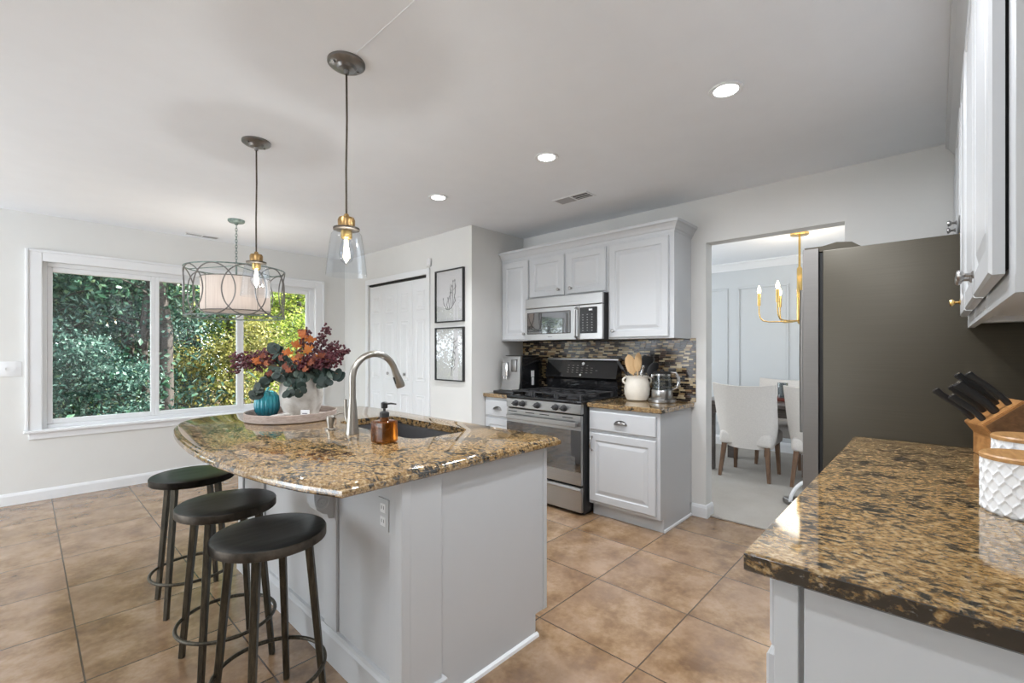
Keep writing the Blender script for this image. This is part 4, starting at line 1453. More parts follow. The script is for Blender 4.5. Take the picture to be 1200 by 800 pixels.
# ------------------------------------------------------------------ pendants
def make_pendant():
    t = thing('pendant_light', (0, 0, ZC), 'nearer clear glass pendant lamp hanging over the island', 'pendant lamp', 'glass pendants over the island')
    t.location = (0, 0, 0); W[t] = Vector((0, 0, 0))
    z = ZC
    bm = new(); lathe(bm, (0, 0, z), [(0.074, 0), (0.074, -0.010), (0.066, -0.016), (0.040, -0.020), (0.032, -0.030), (0.012, -0.034), (0.009, -0.050)], 40); obj('canopy', bm, 'gunmetal', t)
    for s in (-1, 1):
        bm = new(); ball(bm, (s * 0.052, 0, z - 0.019), 0.006, 2); obj('canopy_screw', bm, 'gunmetal', t)
    zs = 1.852
    bm = new(); tube(bm, [(0, 0, z - 0.045), (0.002, 0, 2.25), (-0.001, 0.001, 2.05), (0, 0, zs)], 0.0042, 8); obj('cord', bm, 'bronze', t)
    bm = new(); lathe(bm, (0, 0, 0), [(0.008, zs + 0.012), (0.012, zs), (0.030, zs - 0.004), (0.034, zs - 0.014), (0.033, zs - 0.048)], 32); obj('socket', bm, 'antique_brass', t)
    bm = new(); lathe(bm, (0, 0, 0), [(0.034, zs - 0.042), (0.052, zs - 0.046), (0.052, zs - 0.054), (0.034, zs - 0.056)], 36); obj('shade_holder', bm, 'bronze', t)
    bm = new(); lathe(bm, (0, 0, 0), [(0.0225, zs - 0.050), (0.0225, zs - 0.086), (0.018, zs - 0.09)], 24); obj('lamp_socket', bm, 'brass', t)
    bm = new()
    lathe(bm, (0, 0, 0), [(0.036, zs - 0.054), (0.050, zs - 0.060), (0.060, zs - 0.074), (0.066, zs - 0.11), (0.075, zs - 0.18), (0.081, zs - 0.242)], 48, False, False)
    bmesh.ops.solidify(bm, geom=bm.faces[:], thickness=-0.0025)
    obj('glass_shade', bm, 'lamp_glass', t)
    bm = new()
    lathe(bm, (0, 0, 0), [(0.014, zs - 0.088), (0.018, zs - 0.10), (0.029, zs - 0.135), (0.030, zs - 0.155), (0.022, zs - 0.180), (0.008, zs - 0.194), (0.003, zs - 0.198)], 28, False)
    b = obj('bulb', bm, 'lamp_glass', t)
    bm = new()
    for k in range(5):
        a = 2 * PI * k / 5
        tube(bm, [(0.005 * math.cos(a), 0.005 * math.sin(a), zs - 0.095), (0.013 * math.cos(a + .5), 0.013 * math.sin(a + .5), zs - 0.17)], 0.0016, 6)
    obj('filament', bm, 'filament', b)
    return t


pnd = make_pendant()
pnd.location = (0.906, 1.781, 0)
p2 = dup(pnd, (0.900, 2.833, 0), R(20), 'farther clear glass pendant lamp, in front of the drum chandelier')
for o_ in (pnd, p2):
    lamp('bulb_glow', o_, (0, 0, 1.715), 'POINT', PEND_W, (1.0, 0.95, 0.88), 0.013)

# ------------------------------------------------------------------ drum chandelier in the breakfast corner
HC = (1.316, 4.667)
t = thing('drum_chandelier', (*HC, 1.60), 'ring-patterned metal drum chandelier with white shade before the window', 'chandelier')
bm = new(); lathe(bm, (*HC, ZC), [(0.068, 0), (0.068, -0.014), (0.058, -0.024), (0.020, -0.030), (0.010, -0.045)], 36); obj('canopy', bm, 'verdigris', t)
bm = new()
zc_ = ZC - 0.045
k = 0
while zc_ > 2.085:
    ln = 0.030
    c_ = (HC[0], HC[1], zc_ - ln / 2)
    pts_ = []
    for i in range(16):
        a = 2 * PI * i / 16
        w_, h_ = 0.008 * math.cos(a), ln * 0.62 * math.sin(a)
        pts_.append((c_[0] + (w_ if k % 2 else 0), c_[1] + (0 if k % 2 else w_), c_[2] + h_))
    tube(bm, pts_, 0.0024, 6, True)
    zc_ -= ln * 0.86
    k += 1
obj('chain', bm, 'verdigris', t)
RO, Z0, Z1 = 0.395, 1.605, 2.035
for z in (Z0, Z1):
    bm = new(); tube(bm, circle_pts((*HC, z), RO, 72), 0.0055, 8, True); obj('hoop', bm, 'verdigris', t)
NR = 10
for k in range(NR):
    a0 = 2 * PI * k / NR + R(12)
    bm = new()
    pts_ = []
    for i in range(48):
        b = 2 * PI * i / 48
        ang = a0 + 0.44 * math.cos(b)
        pts_.append((HC[0] + RO * math.cos(ang), HC[1] + RO * math.sin(ang), (Z0 + Z1) / 2 + 0.212 * math.sin(b)))
    tube(bm, pts_, 0.0052, 8, True)
    obj('ring', bm, 'gunmetal', t)
bm = new()
for k in range(3):
    a = 2 * PI * k / 3 + 0.4
    tube(bm, [(HC[0], HC[1], 2.075), (HC[0] + RO * math.cos(a), HC[1] + RO * math.sin(a), Z1)], 0.004, 6)
tube(bm, [(HC[0], HC[1], 2.085), (HC[0], HC[1], 1.95)], 0.008, 8)
obj('spider', bm, 'verdigris', t)
bm = new(); lathe(bm, (*HC, 0), [(0.275, 1.655), (0.275, 1.955)], 72, False, False); bmesh.ops.solidify(bm, geom=bm.faces[:], thickness=0.003); shd = obj('lamp_shade', bm, 'drum_fabric', t)
bm = new(); lathe(bm, (*HC, 0), [(0.01, 1.662), (0.268, 1.662), (0.268, 1.668), (0.01, 1.668)], 60); obj('diffuser', bm, 'drum_fabric', shd)
bm = new()
for z in (1.657, 1.953):
    tube(bm, circle_pts((*HC, z), 0.277, 64), 0.004, 6, True)
for k in range(4):
    a = PI / 2 * k + R(200)
    tube(bm, [(HC[0] + 0.278 * math.cos(a), HC[1] + 0.278 * math.sin(a), 1.657), (HC[0] + 0.278 * math.cos(a), HC[1] + 0.278 * math.sin(a), 1.953)], 0.002, 5)
obj('shade_trim', bm, 'gunmetal', shd)
lamp('chandelier_glow', t, (0, 0, 0.22), 'POINT', DRUM_W, (1.0, 0.95, 0.88), 0.08)

# ------------------------------------------------------------------ recessed ceiling lights and vents
def make_can():
    t = thing('ceiling_light', (0, 0, 0), 'round recessed ceiling light nearest the refrigerator', 'ceiling light', 'recessed ceiling lights')
    bm = new()
    lathe(bm, (0, 0, ZC), [(0.070, 0.001), (0.074, -0.003), (0.072, -0.008), (0.052, -0.006), (0.050, 0.001)], 40, False, False)
    obj('trim_ring', bm, 'white', t)
    bm = new(); lathe(bm, (0, 0, ZC), [(0.051, -0.0005), (0.050, -0.004), (0.020, -0.005)], 36); obj('lens', bm, 'can_lens', t)
    return t


cn = make_can()
spots = [(2.180, 0.703), (2.186, 1.751), (2.186, 2.822)]
labels = ['', 'middle recessed ceiling light, in line above the range front', 'farthest recessed ceiling light, seen nearest the pantry corner']
cans = [cn]
cn.location = (*spots[0], 0)
for s, lb in zip(spots[1:], labels[1:]):
    cans.append(dup(cn, (*s, 0), 0, lb))
for c_, w_, sp_ in zip(cans, (1.75, 0.85, 0.85), (174, 120, 120)):
    lamp('downlight', c_, (0, 0, ZC - 0.012), 'AREA', CAN_W * w_, (0.97, 1.0, 1.05), 0.10, R(sp_))
# unseen fill lamps added to brighten the room, outside the picture
for (x, y) in ((0.0, 0.70), (0.0, 1.75), (1.2, 0.45)):
    d = bpy.data.lights.new('fill_lamp', 'AREA'); d.shape = 'DISK'; d.size = 0.10; d.energy = CAN_W; d.color = (0.97, 1.0, 1.05)
    o_ = bpy.data.objects.new('fill_lamp', d); o_.location = (x, y, ZC - 0.012); COL.objects.link(o_)


def vent(x0, x1, y0, y1, label, slats_along):
    t = thing('ceiling_vent', ((x0 + x1) / 2, (y0 + y1) / 2, ZC - 0.01), label, 'vent', 'ceiling air vents')
    bm = new()
    b = 0.014
    for (a, c, d, e_) in ((x0, x1, y0, y0 + b), (x0, x1, y1 - b, y1), (x0, x0 + b, y0 + b, y1 - b), (x1 - b, x1, y0 + b, y1 - b)):
        box(bm, a, c, d, e_, ZC - 0.007, ZC - 0.0005, 0.002)
    if slats_along == 'y':
        box(bm, x0 + b, x1 - b, (y0 + y1) / 2 - 0.006, (y0 + y1) / 2 + 0.006, ZC - 0.007, ZC - 0.001)
    else:
        box(bm, (x0 + x1) / 2 - 0.006, (x0 + x1) / 2 + 0.006, y0 + b, y1 - b, ZC - 0.007, ZC - 0.001)
    obj('frame', bm, 'white', t, False)
    bm = new(); box(bm, x0 + 0.006, x1 - 0.006, y0 + 0.006, y1 - 0.006, ZC - 0.0015, ZC - 0.0003); obj('duct', bm, 'dark_gap', t, False)
    nsl = 6
    for half in (0, 1):
        for k in range(nsl):
            q = (k + 0.5) / nsl
            tilt = 0.004 if half else -0.004
            hw = 0.0105 if half else 0.0012
            if not half and k % 2:
                continue
            if slats_along == 'y':
                xx = x0 + b + (x1 - x0 - 2 * b) * q
                ya, yb = (y0 + b, (y0 + y1) / 2) if half == 0 else ((y0 + y1) / 2, y1 - b)
                A = [(xx - hw - tilt, ya, ZC - 0.0065), (xx + hw - tilt, ya, ZC - 0.0065), (xx + hw + tilt, ya, ZC - 0.002), (xx - hw + tilt, ya, ZC - 0.002)]
                Bp = [(p_[0], yb, p_[2]) for p_ in A]
            else:
                yy = y0 + b + (y1 - y0 - 2 * b) * q
                xa, xb = (x0 + b, (x0 + x1) / 2) if half == 0 else ((x0 + x1) / 2, x1 - b)
                A = [(xa, yy - hw - tilt, ZC - 0.0065), (xa, yy + hw - tilt, ZC - 0.0065), (xa, yy + hw + tilt, ZC - 0.002), (xa, yy - hw + tilt, ZC - 0.002)]
                Bp = [(xb, p_[1], p_[2]) for p_ in A]
            bm = new()
            a_, b_ = ring(bm, A), ring(bm, Bp)
            bridge(bm, a_, b_); bm.faces.new(a_[::-1]); bm.faces.new(b_)
            bmesh.ops.recalc_face_normals(bm, faces=bm.faces[:])
            obj('slat', bm, 'vent_slat', t, False)
    return t


vent(2.845, 2.985, 1.905, 2.225, 'ceiling air vent above the range wall cabinets', 'y')
vent(1.10, 1.40, 5.50, 5.60, 'ceiling air vent close to the window wall', 'x')

# ------------------------------------------------------------------ framed prints, sensor, switch
def frame_print(z0, z1, label, art):
    y0, y1 = 3.309, 3.748
    t = thing('framed_print', (XP, (y0 + y1) / 2, z0), label, 'picture', 'framed prints by the pantry door')
    bm = new()
    b = 0.012
    for (a, c, d, e_) in ((y0, y0 + b, z0, z1), (y1 - b, y1, z0, z1), (y0 + b, y1 - b, z0, z0 + b), (y0 + b, y1 - b, z1 - b, z1)):
        box(bm, XP - 0.028, XP - 0.001, a, c, d, e_, 0.001)
    obj('frame', bm, 'black', t, False)
    bm = new(); box(bm, XP - 0.010, XP - 0.002, y0 + b, y1 - b, z0 + b, z1 - b); obj('paper', bm, 'print_paper', t, False)
    bm = new(); art(bm, y0, y1, z0, z1); obj('drawing', bm, 'ink', t, False)
    bm = new(); box(bm, XP - 0.022, XP - 0.020, y0 + b, y1 - b, z0 + b, z1 - b); obj('glass', bm, 'picture_glass', t, False)


def art1(bm, y0, y1, z0, z1):
    def S(u, v):                                     # u from the left edge, v from the bottom
        return (XP - 0.0112, y1 - (y1 - y0) * u, z0 + (z1 - z0) * v)
    stem_ = [(0.35, 0.26), (0.47, 0.24), (0.57, 0.27), (0.66, 0.36)]
    tube(bm, [S(*q) for q in stem_], 0.0028, 5)
    for (a, b, c) in (((0.40, 0.25), (0.30, 0.34), (0.27, 0.44)), ((0.44, 0.25), (0.40, 0.34), (0.44, 0.44)), ((0.50, 0.25), (0.46, 0.42), (0.52, 0.54)), ((0.56, 0.27), (0.52, 0.48), (0.58, 0.66)),
                      ((0.60, 0.30), (0.60, 0.52), (0.62, 0.76)), ((0.62, 0.34), (0.70, 0.56), (0.68, 0.78)), ((0.58, 0.28), (0.70, 0.40), (0.66, 0.52)), ((0.58, 0.55), (0.52, 0.62), (0.54, 0.72)), ((0.62, 0.60), (0.72, 0.66), (0.70, 0.72))):
        tube(bm, [S(*a), S(*b), S(*c)], [0.002, 0.0034, 0.0012], 5)
    for (u, v) in ((0.27, 0.45), (0.44, 0.46), (0.52, 0.56), (0.58, 0.68), (0.62, 0.77), (0.68, 0.78)):
        x, y, z = S(u, v)
        box(bm, x, x + 0.001, y - 0.006, y + 0.006, z - 0.010, z + 0.010)


def art2(bm, y0, y1, z0, z1):
    rr_ = random.Random(3)
    def S(u, v):
        return (XP - 0.0112, y1 - (y1 - y0) * u, z0 + (z1 - z0) * v)
    for k in range(26):
        a = rr_.uniform(0.2, 2.6)
        u, v = 0.62 + rr_.uniform(-0.06, 0.08), 0.20 + 0.025 * k * 0.9
        ln = rr_.uniform(0.05, 0.16)
        tube(bm, [S(u, v), S(u + ln * 0.5 * math.cos(a), v + 0.03), S(u + ln * math.cos(a), v + 0.05 + 0.03 * rr_.random())], [0.0016, 0.003, 0.001], 5)
    tube(bm, [S(0.55, 0.10), S(0.60, 0.3), S(0.64, 0.6), S(0.66, 0.80)], 0.0022, 5)


frame_print(1.583, 2.106, 'black-framed botanical twig print, upper of the two beside the pantry', art1)
frame_print(1.003, 1.533, 'black-framed print under the twig drawing, lower of the two', art2)

t = thing('door_sensor', (XP, 3.86, 2.165), 'small white alarm sensor on the wall above the pantry casing', 'sensor')
bm = new(); box(bm, XP - 0.035, XP, 3.828, 3.885, 2.172, 2.262, 0.014, 3); obj('housing', bm, 'white_ceramic', t)
bm = new(); box(bm, XP - 0.037, XP - 0.034, 3.842, 3.871, 2.185, 2.215, 0.001); obj('sensor_lens', bm, 'paper', t)

t = thing('light_switch', (-0.075, YN, 1.12), 'white double light switch plate on the wall left of the window', 'light switch')
bm = new(); box(bm, -0.145, -0.020, YN - 0.007, YN, 1.085, 1.210, 0.002); obj('cover_plate', bm, 'white_ceramic', t)
for xx in (-0.112, -0.053):
    bm = new(); box(bm, xx - 0.005, xx + 0.005, YN - 0.016, YN - 0.006, 1.140, 1.160, 0.002); obj('toggle', bm, 'white_ceramic', t)

# ------------------------------------------------------------------ right side: refrigerator
GX0, GX1 = 2.705, 3.605
t = thing('refrigerator', ((GX0 + GX1) / 2, 0.05, 0), 'tall slate grey refrigerator at the end of the right counter', 'refrigerator')
bm = new(); box(bm, GX0, GX1, YB + 0.03, 0.415, 0.03, 1.798, 0.004); box(bm, GX0 + 0.03, GX1 - 0.03, YB + 0.06, 0.38, 0, 0.03); obj('cabinet_body', bm, 'slate', t)
bm = new(); box(bm, GX0 + 0.012, GX1 - 0.012, 0.415, 0.434, 0.06, 1.79); obj('gasket', bm, 'dark_gap', t, False)


def bowed(bm, x0, x1, z0, z1, y0, y1, bow, n=12):
    prev = None
    for k in range(n + 1):
        q = k / n
        x = x0 + (x1 - x0) * q
        yy = y1 - bow * (2 * q - 1) ** 4 * 1.0
        cur = ring(bm, [(x, y0, z0), (x, yy, z0), (x, yy, z1), (x, y0, z1)])
        if prev:
            bridge(bm, prev, cur)
        else:
            bm.faces.new(cur[::-1])
        prev = cur
    bm.faces.new(prev)
    bmesh.ops.recalc_face_normals(bm, faces=bm.faces[:])


xm = (GX0 + GX1) / 2
for (x0, x1) in ((GX0, xm - 0.003), (xm + 0.003, GX1)):
    bm = new(); bowed(bm, x0, x1, 0.06, 1.812, 0.434, 0.515, 0.016)
    dd = obj('door', bm, 'steel_dark', t)
    hx = xm - 0.045 if x0 == GX0 else xm + 0.045
    bm = new()
    tube(bm, [(hx, 0.575, 0.825), (hx, 0.578, 1.25), (hx, 0.575, 1.655)], 0.015, 14)
    for z_ in (0.845, 1.635):
        tube(bm, [(hx, 0.50, z_), (hx, 0.575, z_)], 0.011, 10)
    obj('handle', bm, 'steel_dark', dd)
for x0 in (GX0 + 0.012, GX1 - 0.092):
    bm = new()
    vs = [(0.26, 1.796), (0.30, 1.826), (0.36, 1.834), (0.42, 1.822), (0.495, 1.822), (0.495, 1.812), (0.44, 1.796)]
    A = ring(bm, [(x0, y, z) for y, z in vs]); B = ring(bm, [(x0 + 0.08, y, z) for y, z in vs])
    bridge(bm, A, B); bm.faces.new(A[::-1]); bm.faces.new(B)
    bmesh.ops.recalc_face_normals(bm, faces=bm.faces[:])
    obj('hinge_cover', bm, 'slate', t, False)

# right counter and its base cabinet
t = thing('base_cabinet', (1.85, -0.05, 0), 'white base cabinet with flat end panel under the right granite counter', 'cabinet')
CX_0 = 1.045
bm = new(); box(bm, CX_0, GX0 - 0.006, YB + 0.002, 0.236, 0.10, ZT - 0.041, 0.001); obj('carcass', bm, 'cabinet', t, False)
bm = new(); box(bm, CX_0 + 0.004, GX0 - 0.02, YB + 0.01, 0.165, 0, 0.10); obj('toe_kick', bm, 'cabinet', t, False)
bm = new(); box(bm, CX_0 - 0.016, CX_0, 0.198, 0.240, 0.10, ZT - 0.041, 0.002); obj('end_stile', bm, 'cabinet', t, False)
bm = new(); box(bm, CX_0 - 0.010, CX_0, YB + 0.004, 0.190, 0.0, ZT - 0.041, 0.003); obj('end_panel', bm, 'cabinet', t, False)
nx = 4
ww = (GX0 - 0.01 - CX_0) / nx
for k in range(nx):
    xr = CX_0 + 0.008 + (k + 1) * ww - 0.012
    bm = new(); panel_door(bm, ww - 0.018, 0.150, 0.02, raised=False)
    d = obj('drawer', bm, 'cabinet', t, False, mx=at(xr, 0.236, 0.690, FACE_N))
    obj('knob', knob_bm(at(xr - (ww - 0.018) / 2, 0.256, 0.765, NORMAL_N)), 'pewter', d)
    bm = new(); panel_door(bm, ww - 0.018, 0.545, 0.026)
    d = obj('door', bm, 'cabinet', t, False, mx=at(xr, 0.236, 0.125, FACE_N))
    obj('knob', knob_bm(at(xr - 0.03, 0.262, 0.60, NORMAL_N)), 'pewter', d)
RC = [(1.000, YB + 0.002), (GX0 - 0.004, YB + 0.002), (GX0 - 0.004, 0.288), (1.000, 0.288)]
t = thing('countertop', (1.85, -0.06, ZT - 0.04), 'long golden granite countertop in the right foreground', 'countertop')
bm = new(); slab(bm, RC, 0, 0, [(0.001, ZT - 0.010), (0.001, ZT - 0.004), (0.003, ZT)]); obj('slab', bm, 'granite', t, False)
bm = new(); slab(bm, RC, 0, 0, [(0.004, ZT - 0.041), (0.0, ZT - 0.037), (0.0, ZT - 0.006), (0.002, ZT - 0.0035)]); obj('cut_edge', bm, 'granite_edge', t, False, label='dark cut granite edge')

# upper cabinets on the right wall
PYF = -0.094


def right_unit(x0, x1, z0, z1, label, doors):
    t = thing('wall_cabinet', ((x0 + x1) / 2, -0.25, z0), label, 'cabinet', 'wall cabinets on the right wall')
    bm = new()
    box(bm, x0, x1, YB + 0.002, PYF, z0 + 0.018, z1, 0.001)
    box(bm, x0 + 0.0185, x1, PYF - 0.019, PYF + 0.0005, z0, z0 + 0.03)
    box(bm, x0 - 0.0005, x0 + 0.018, YB + 0.003, PYF + 0.0005, z0, z0 + 0.03)
    obj('carcass', bm, 'cabinet', t, False)
    for (a, b, c, d_, kn) in doors:
        bm = new(); box(bm, a + 0.01, b - 0.01, PYF, PYF + 0.005, c + 0.01, d_ - 0.01); obj('gap_shade', bm, 'dark_gap', t, False)  # dark sheet paints the shade in the gap behind the door
        add_door(t, PYF + 0.005, b, c, b - a, d_ - c, kn, 'N', t=0.021)
    return t


RZ0, RZ1 = 1.396, 2.40
right_unit(1.110, 2.190, RZ0, RZ1, 'white two-door wall cabinet nearest the camera on the right wall',
           [(1.198, 1.675, 1.438, 2.34, (0.035, 0.055)), (1.700, 2.172, 1.438, 2.34, (0.437, 0.055))])
r2 = right_unit(2.192, 2.700, RZ0, RZ1, 'single-door white wall cabinet between the near cabinet and refrigerator',
                [(2.205, 2.590, 1.438, 2.34, (0.055, 0.055))])
for ch in r2.children:
    for g in ch.children:
        if g.name.startswith('knob'):
            g.data.materials[0] = M['brass']
            g['label'] = 'brass knob'
right_unit(2.702, 3.610, 1.850, RZ1, 'shallow white wall cabinet above the refrigerator',
           [(2.72, 3.145, 1.875, 2.34, (0.12, 0.035)), (3.165, 3.59, 1.875, 2.34, (0.385, 0.035))])
bm = new()
sweep(bm, [(XS, PYF), (1.110, PYF), (1.110, YB)], [(0.0, 2.402), (0.010, 2.402), (0.014, 2.410), (0.022, 2.416), (0.045, 2.455), (0.058, 2.465), (0.060, ZC - 0.001), (0.0, ZC - 0.001)])
for v in bm.verts:
    v.co.y = v.co.y
tag(struct('crown_molding', bm, 'cabinet'), 'white crown molding between the right wall cabinets and ceiling', 'molding', kind='thing')

# ------------------------------------------------------------------ knife block
KB = at(2.58, -0.24, ZT) @ Matrix.Rotation(R(20), 4, 'Z')
t = thing('knife_block', (2.58, -0.24, ZT), 'slanted bamboo knife block on the right counter by the refrigerator', 'knife block')
bm = new()
hw = 0.065
vs = [(0.120, 0.0), (0.120, 0.085), (0.150, 0.125), (0.030, 0.225), (-0.10, 0.120), (-0.10, 0.0)]   # (y, z)
A = ring(bm, [(-hw, y, z) for y, z in vs]); B = ring(bm, [(hw, y, z) for y, z in vs])
bridge(bm, A, B); bm.faces.new(A); bm.faces.new(B[::-1])
bmesh.ops.recalc_face_normals(bm, faces=bm.faces[:])
bmesh.ops.bevel(bm, geom=bm.edges[:], offset=0.003, segments=2, affect='EDGES')
obj('block', bm, 'bamboo', t, False, mx=KB)
bm = new()
A = ring(bm, [(-hw - 0.004, y, z) for y, z in ((0.113, 0.004), (0.113, 0.087), (0.137, 0.124), (0.028, 0.215), (-0.093, 0.117), (-0.093, 0.004))])
B = ring(bm, [(-hw + 0.002, v.co.y, v.co.z) for v in A])
bridge(bm, A, B); bm.faces.new(A); bm.faces.new(B[::-1])
bmesh.ops.recalc_face_normals(bm, faces=bm.faces[:])
obj('side_panel', bm, 'bamboo_dark', t, False, mx=KB)  # near side of the block in a darker wood tone
sf = Vector((0, 0.113, 0.113)).normalized()           # out of the slotted face
al = Vector((0, -0.120, 0.100)).normalized()
o0 = Vector((0, 0.150, 0.125))
kn = [(0.036, 0.022, 0.160, 'black knife handle at the lower left of the block, sticking out farthest left'),
      (-0.030, 0.028, 0.130, 'short black knife handle in the lower row, nearest the camera'),
      (0.036, 0.068, 0.140, 'slim black knife handle half hidden behind the thick cleaver handle'),
      (-0.028, 0.076, 0.155, 'thick black cleaver handle in the middle of the block'),
      (0.036, 0.116, 0.165, 'black knife handle at the top of the block, left of the top pair'),
      (-0.026, 0.126, 0.165, 'black knife handle at the top of the block, right of the top pair')]
for i, (x, a, ln, lb) in enumerate(kn):
    base = Vector((x, 0, 0)) + o0 + al * a
    tk = thing('kitchen_knife', KB @ base, lb, 'knife', 'knives in the block')
    tl = sf.normalized()
    bm = new()
    th = 1.35 if i == 3 else 1.0
    rings_ = []
    for q, w_ in ((0.0, 0.0095), (0.06, 0.0120), (0.3, 0.0105), (0.6, 0.0130), (0.86, 0.0125), (0.97, 0.0145), (1.0, 0.0110)):
        p_ = base + tl * ln * q + al * (0.004 * math.sin(q * 5))
        rings_.append(ring(bm, [p_ + Vector((1, 0, 0)) * 0.0085 * th * math.cos(b) + al * w_ * th * math.sin(b) for b in [2 * PI * j / 12 for j in range(12)]]))
    for p_, q_ in zip(rings_, rings_[1:]):
        bridge(bm, p_, q_)
    bm.faces.new(rings_[0][::-1]); bm.faces.new(rings_[-1])
    bmesh.ops.recalc_face_normals(bm, faces=bm.faces[:])
    hd = obj('handle', bm, 'black', tk, mx=KB)
    bm = new()
    e_ = base + tl * ln
    tube(bm, [e_ - tl * 0.001, e_ + tl * 0.0025], 0.0075 * th, 10)
    obj('end_cap', bm, 'chrome', hd, mx=KB)
    bm = new()
    tube(bm, [base - tl * 0.012, base + tl * 0.001], 0.007, 8)
    obj('bolster', bm, 'chrome', tk, mx=KB)

# ------------------------------------------------------------------ canisters with a raised ogee lattice
def canister(cx, cy, r, h, label):
    t = thing('canister', (cx, cy, ZT), label, 'canister', 'white canisters with wooden lids')
    bm = new()
    seg, rows = 192, 72
    nper = 20
    ph = 0.046
    prev = None
    for j in range(rows + 1):
        z = 0.004 + (h - 0.004) * j / rows
        pts_ = []
        for i in range(seg):
            a = 2 * PI * i / seg
            u = a * nper / (2 * PI)
            v = z / ph
            # ogee lattice: wavy vertical lines in opposite phase
            best = 9
            for kk in (0, 1):
                wob = 0.26 * math.cos(2 * PI * v + PI * kk) * (1 if True else 0)
                dd_ = (u * 1.0 - 0.5 * kk - wob * 0.98) % 1.0
                dd_ = min(dd_, 1 - dd_)
                best = min(best, dd_)
            k_ = max(0.0, 1 - best / 0.15)
            amp = 0.0042 * (3 * k_ * k_ - 2 * k_ ** 3)
            rr_ = r - 0.003 + amp
            if j == 0:
                rr_ = r - 0.006
            pts_.append((cx + rr_ * math.cos(a), cy + rr_ * math.sin(a), ZT + (0 if j == 0 else z)))
        cur = ring(bm, pts_)
        if prev:
            bridge(bm, prev, cur)
        else:
            bm.faces.new(cur[::-1])
        prev = cur
    bm.faces.new(prev)
    obj('jar', bm, 'white_ceramic', t, 60)
    bm = new(); lathe(bm, (cx, cy, ZT + h), [(r - 0.010, 0), (r + 0.001, 0.001), (r + 0.002, 0.010), (r - 0.002, 0.014), (r * 0.5, 0.015)], 64); obj('lid', bm, 'lid_wood', t)


canister(1.705, -0.165, 0.084, 0.133, 'shorter white honeycomb canister with wooden lid, in front of the other')
canister(2.010, -0.205, 0.085, 0.143, 'white canister with wooden lid behind the front one, before the knife block')

# ------------------------------------------------------------------ dining room
def dining_chair(label):
    t = thing('dining_chair', (0, 0, 0), label, 'chair', 'upholstered dining chairs round the table')
    # back shell: outer face towards -x, seat towards +x; width along y
    bm = new()
    NU, NV = 18, 14
    def P(u, v, th):
        z = 0.315 + v * 0.655
        half = 0.272 + 0.020 * v - 0.05 * (1 - v) ** 6
        y = (u * 2 - 1) * half
        wrap = (0.05 + 0.10 * (1 - v)) * abs(u * 2 - 1) ** 2.6
        x = 0.05 - 0.10 * v + wrap + th
        z += -0.022 * (1 - (u * 2 - 1) ** 2) * (1 if v > 0.95 else 0)
        return (x, y, z)
    grids = []
    for th in (0.0, 0.055):
        grids.append([ring(bm, [P(i / NU, j / NV, th) for i in range(NU + 1)]) for j in range(NV + 1)])
    for g in grids:
        for a, b in zip(g, g[1:]):
            bridge(bm, a, b, False)
    for j in range(NV):
        for i in (0, NU):
            bm.faces.new((grids[0][j][i], grids[0][j + 1][i], grids[1][j + 1][i], grids[1][j][i]))
    for i in range(NU):
        for j in (0, NV):
            bm.faces.new((grids[0][j][i], grids[0][j][i + 1], grids[1][j][i + 1], grids[1][j][i]))
    bmesh.ops.recalc_face_normals(bm, faces=bm.faces[:])
    obj('backrest', bm, 'fabric', t, 50)
    bm = new(); box(bm, 0.06, 0.54, -0.245, 0.245, 0.34, 0.475, 0.035, 3); obj('seat', bm, 'fabric', t, 50)
    for (x, y, dx, dy) in ((0.10, 0.20, -0.055, 0.03), (0.10, -0.20, -0.055, -0.03), (0.48, 0.20, 0.02, 0.015), (0.48, -0.20, 0.02, -0.015)):
        bm = new()
        A = ring(bm, [(x + i * 0.022, y + j * 0.022, 0.35) for i, j in ((1, 1), (-1, 1), (-1, -1), (1, -1))])
        B = ring(bm, [(x + dx + i * 0.014, y + dy + j * 0.014, 0.008) for i, j in ((1, 1), (-1, 1), (-1, -1), (1, -1))])
        bridge(bm, A, B); bm.faces.new(A[::-1]); bm.faces.new(B)
        bmesh.ops.recalc_face_normals(bm, faces=bm.faces[:])
        obj('leg', bm, 'walnut', t, False)
    return t


ch = dining_chair('pale upholstered dining chair seen from behind in the doorway')
ch.location = (4.90, 1.425, 0)
dup(ch, (4.93, 0.78, 0), 0, 'pale upholstered dining chair half hidden by the refrigerator')
dup(ch, (6.22, 1.30, 0), PI, 'white dining chair on the far side of the table, facing the kitchen')
dup(ch, (6.22, 0.60, 0), PI, 'white far-side dining chair mostly hidden behind the refrigerator')

t = thing('dining_table', (5.52, 0.95, 0), 'dark wooden dining table behind the pale chairs', 'table')
bm = new(); box(bm, 5.07, 5.97, 0.0, 1.92, 0.725, 0.765, 0.006); obj('tabletop', bm, 'table_wood', t, False)
bm = new()
for (a, b, c, d) in ((5.13, 5.91, 0.06, 0.085), (5.13, 5.91, 1.835, 1.86), (5.13, 5.155, 0.085, 1.835), (5.885, 5.91, 0.085, 1.835)):
    box(bm, a, b, c, d, 0.63, 0.725)
obj('apron', bm, 'table_wood', t, False)
for x in (5.165, 5.875):
    for y in (0.095, 1.825):
        bm = new(); box(bm, x - 0.04, x + 0.04, y - 0.04, y + 0.04, 0.008, 0.725, 0.004); obj('leg', bm, 'table_wood', t, False)
bm = new(); box(bm, 5.45, 5.75, 0.55, 1.35, 0.765, 0.80, 0.01)
tag(obj('serving_tray', bm, 'red_tray', None), 'red brown serving tray on the dining table between the chairs', 'tray')
t = thing('fruit_bowl', (5.55, 1.02, 0.80), 'pale bowl of yellow green fruit on the dining table', 'bowl')
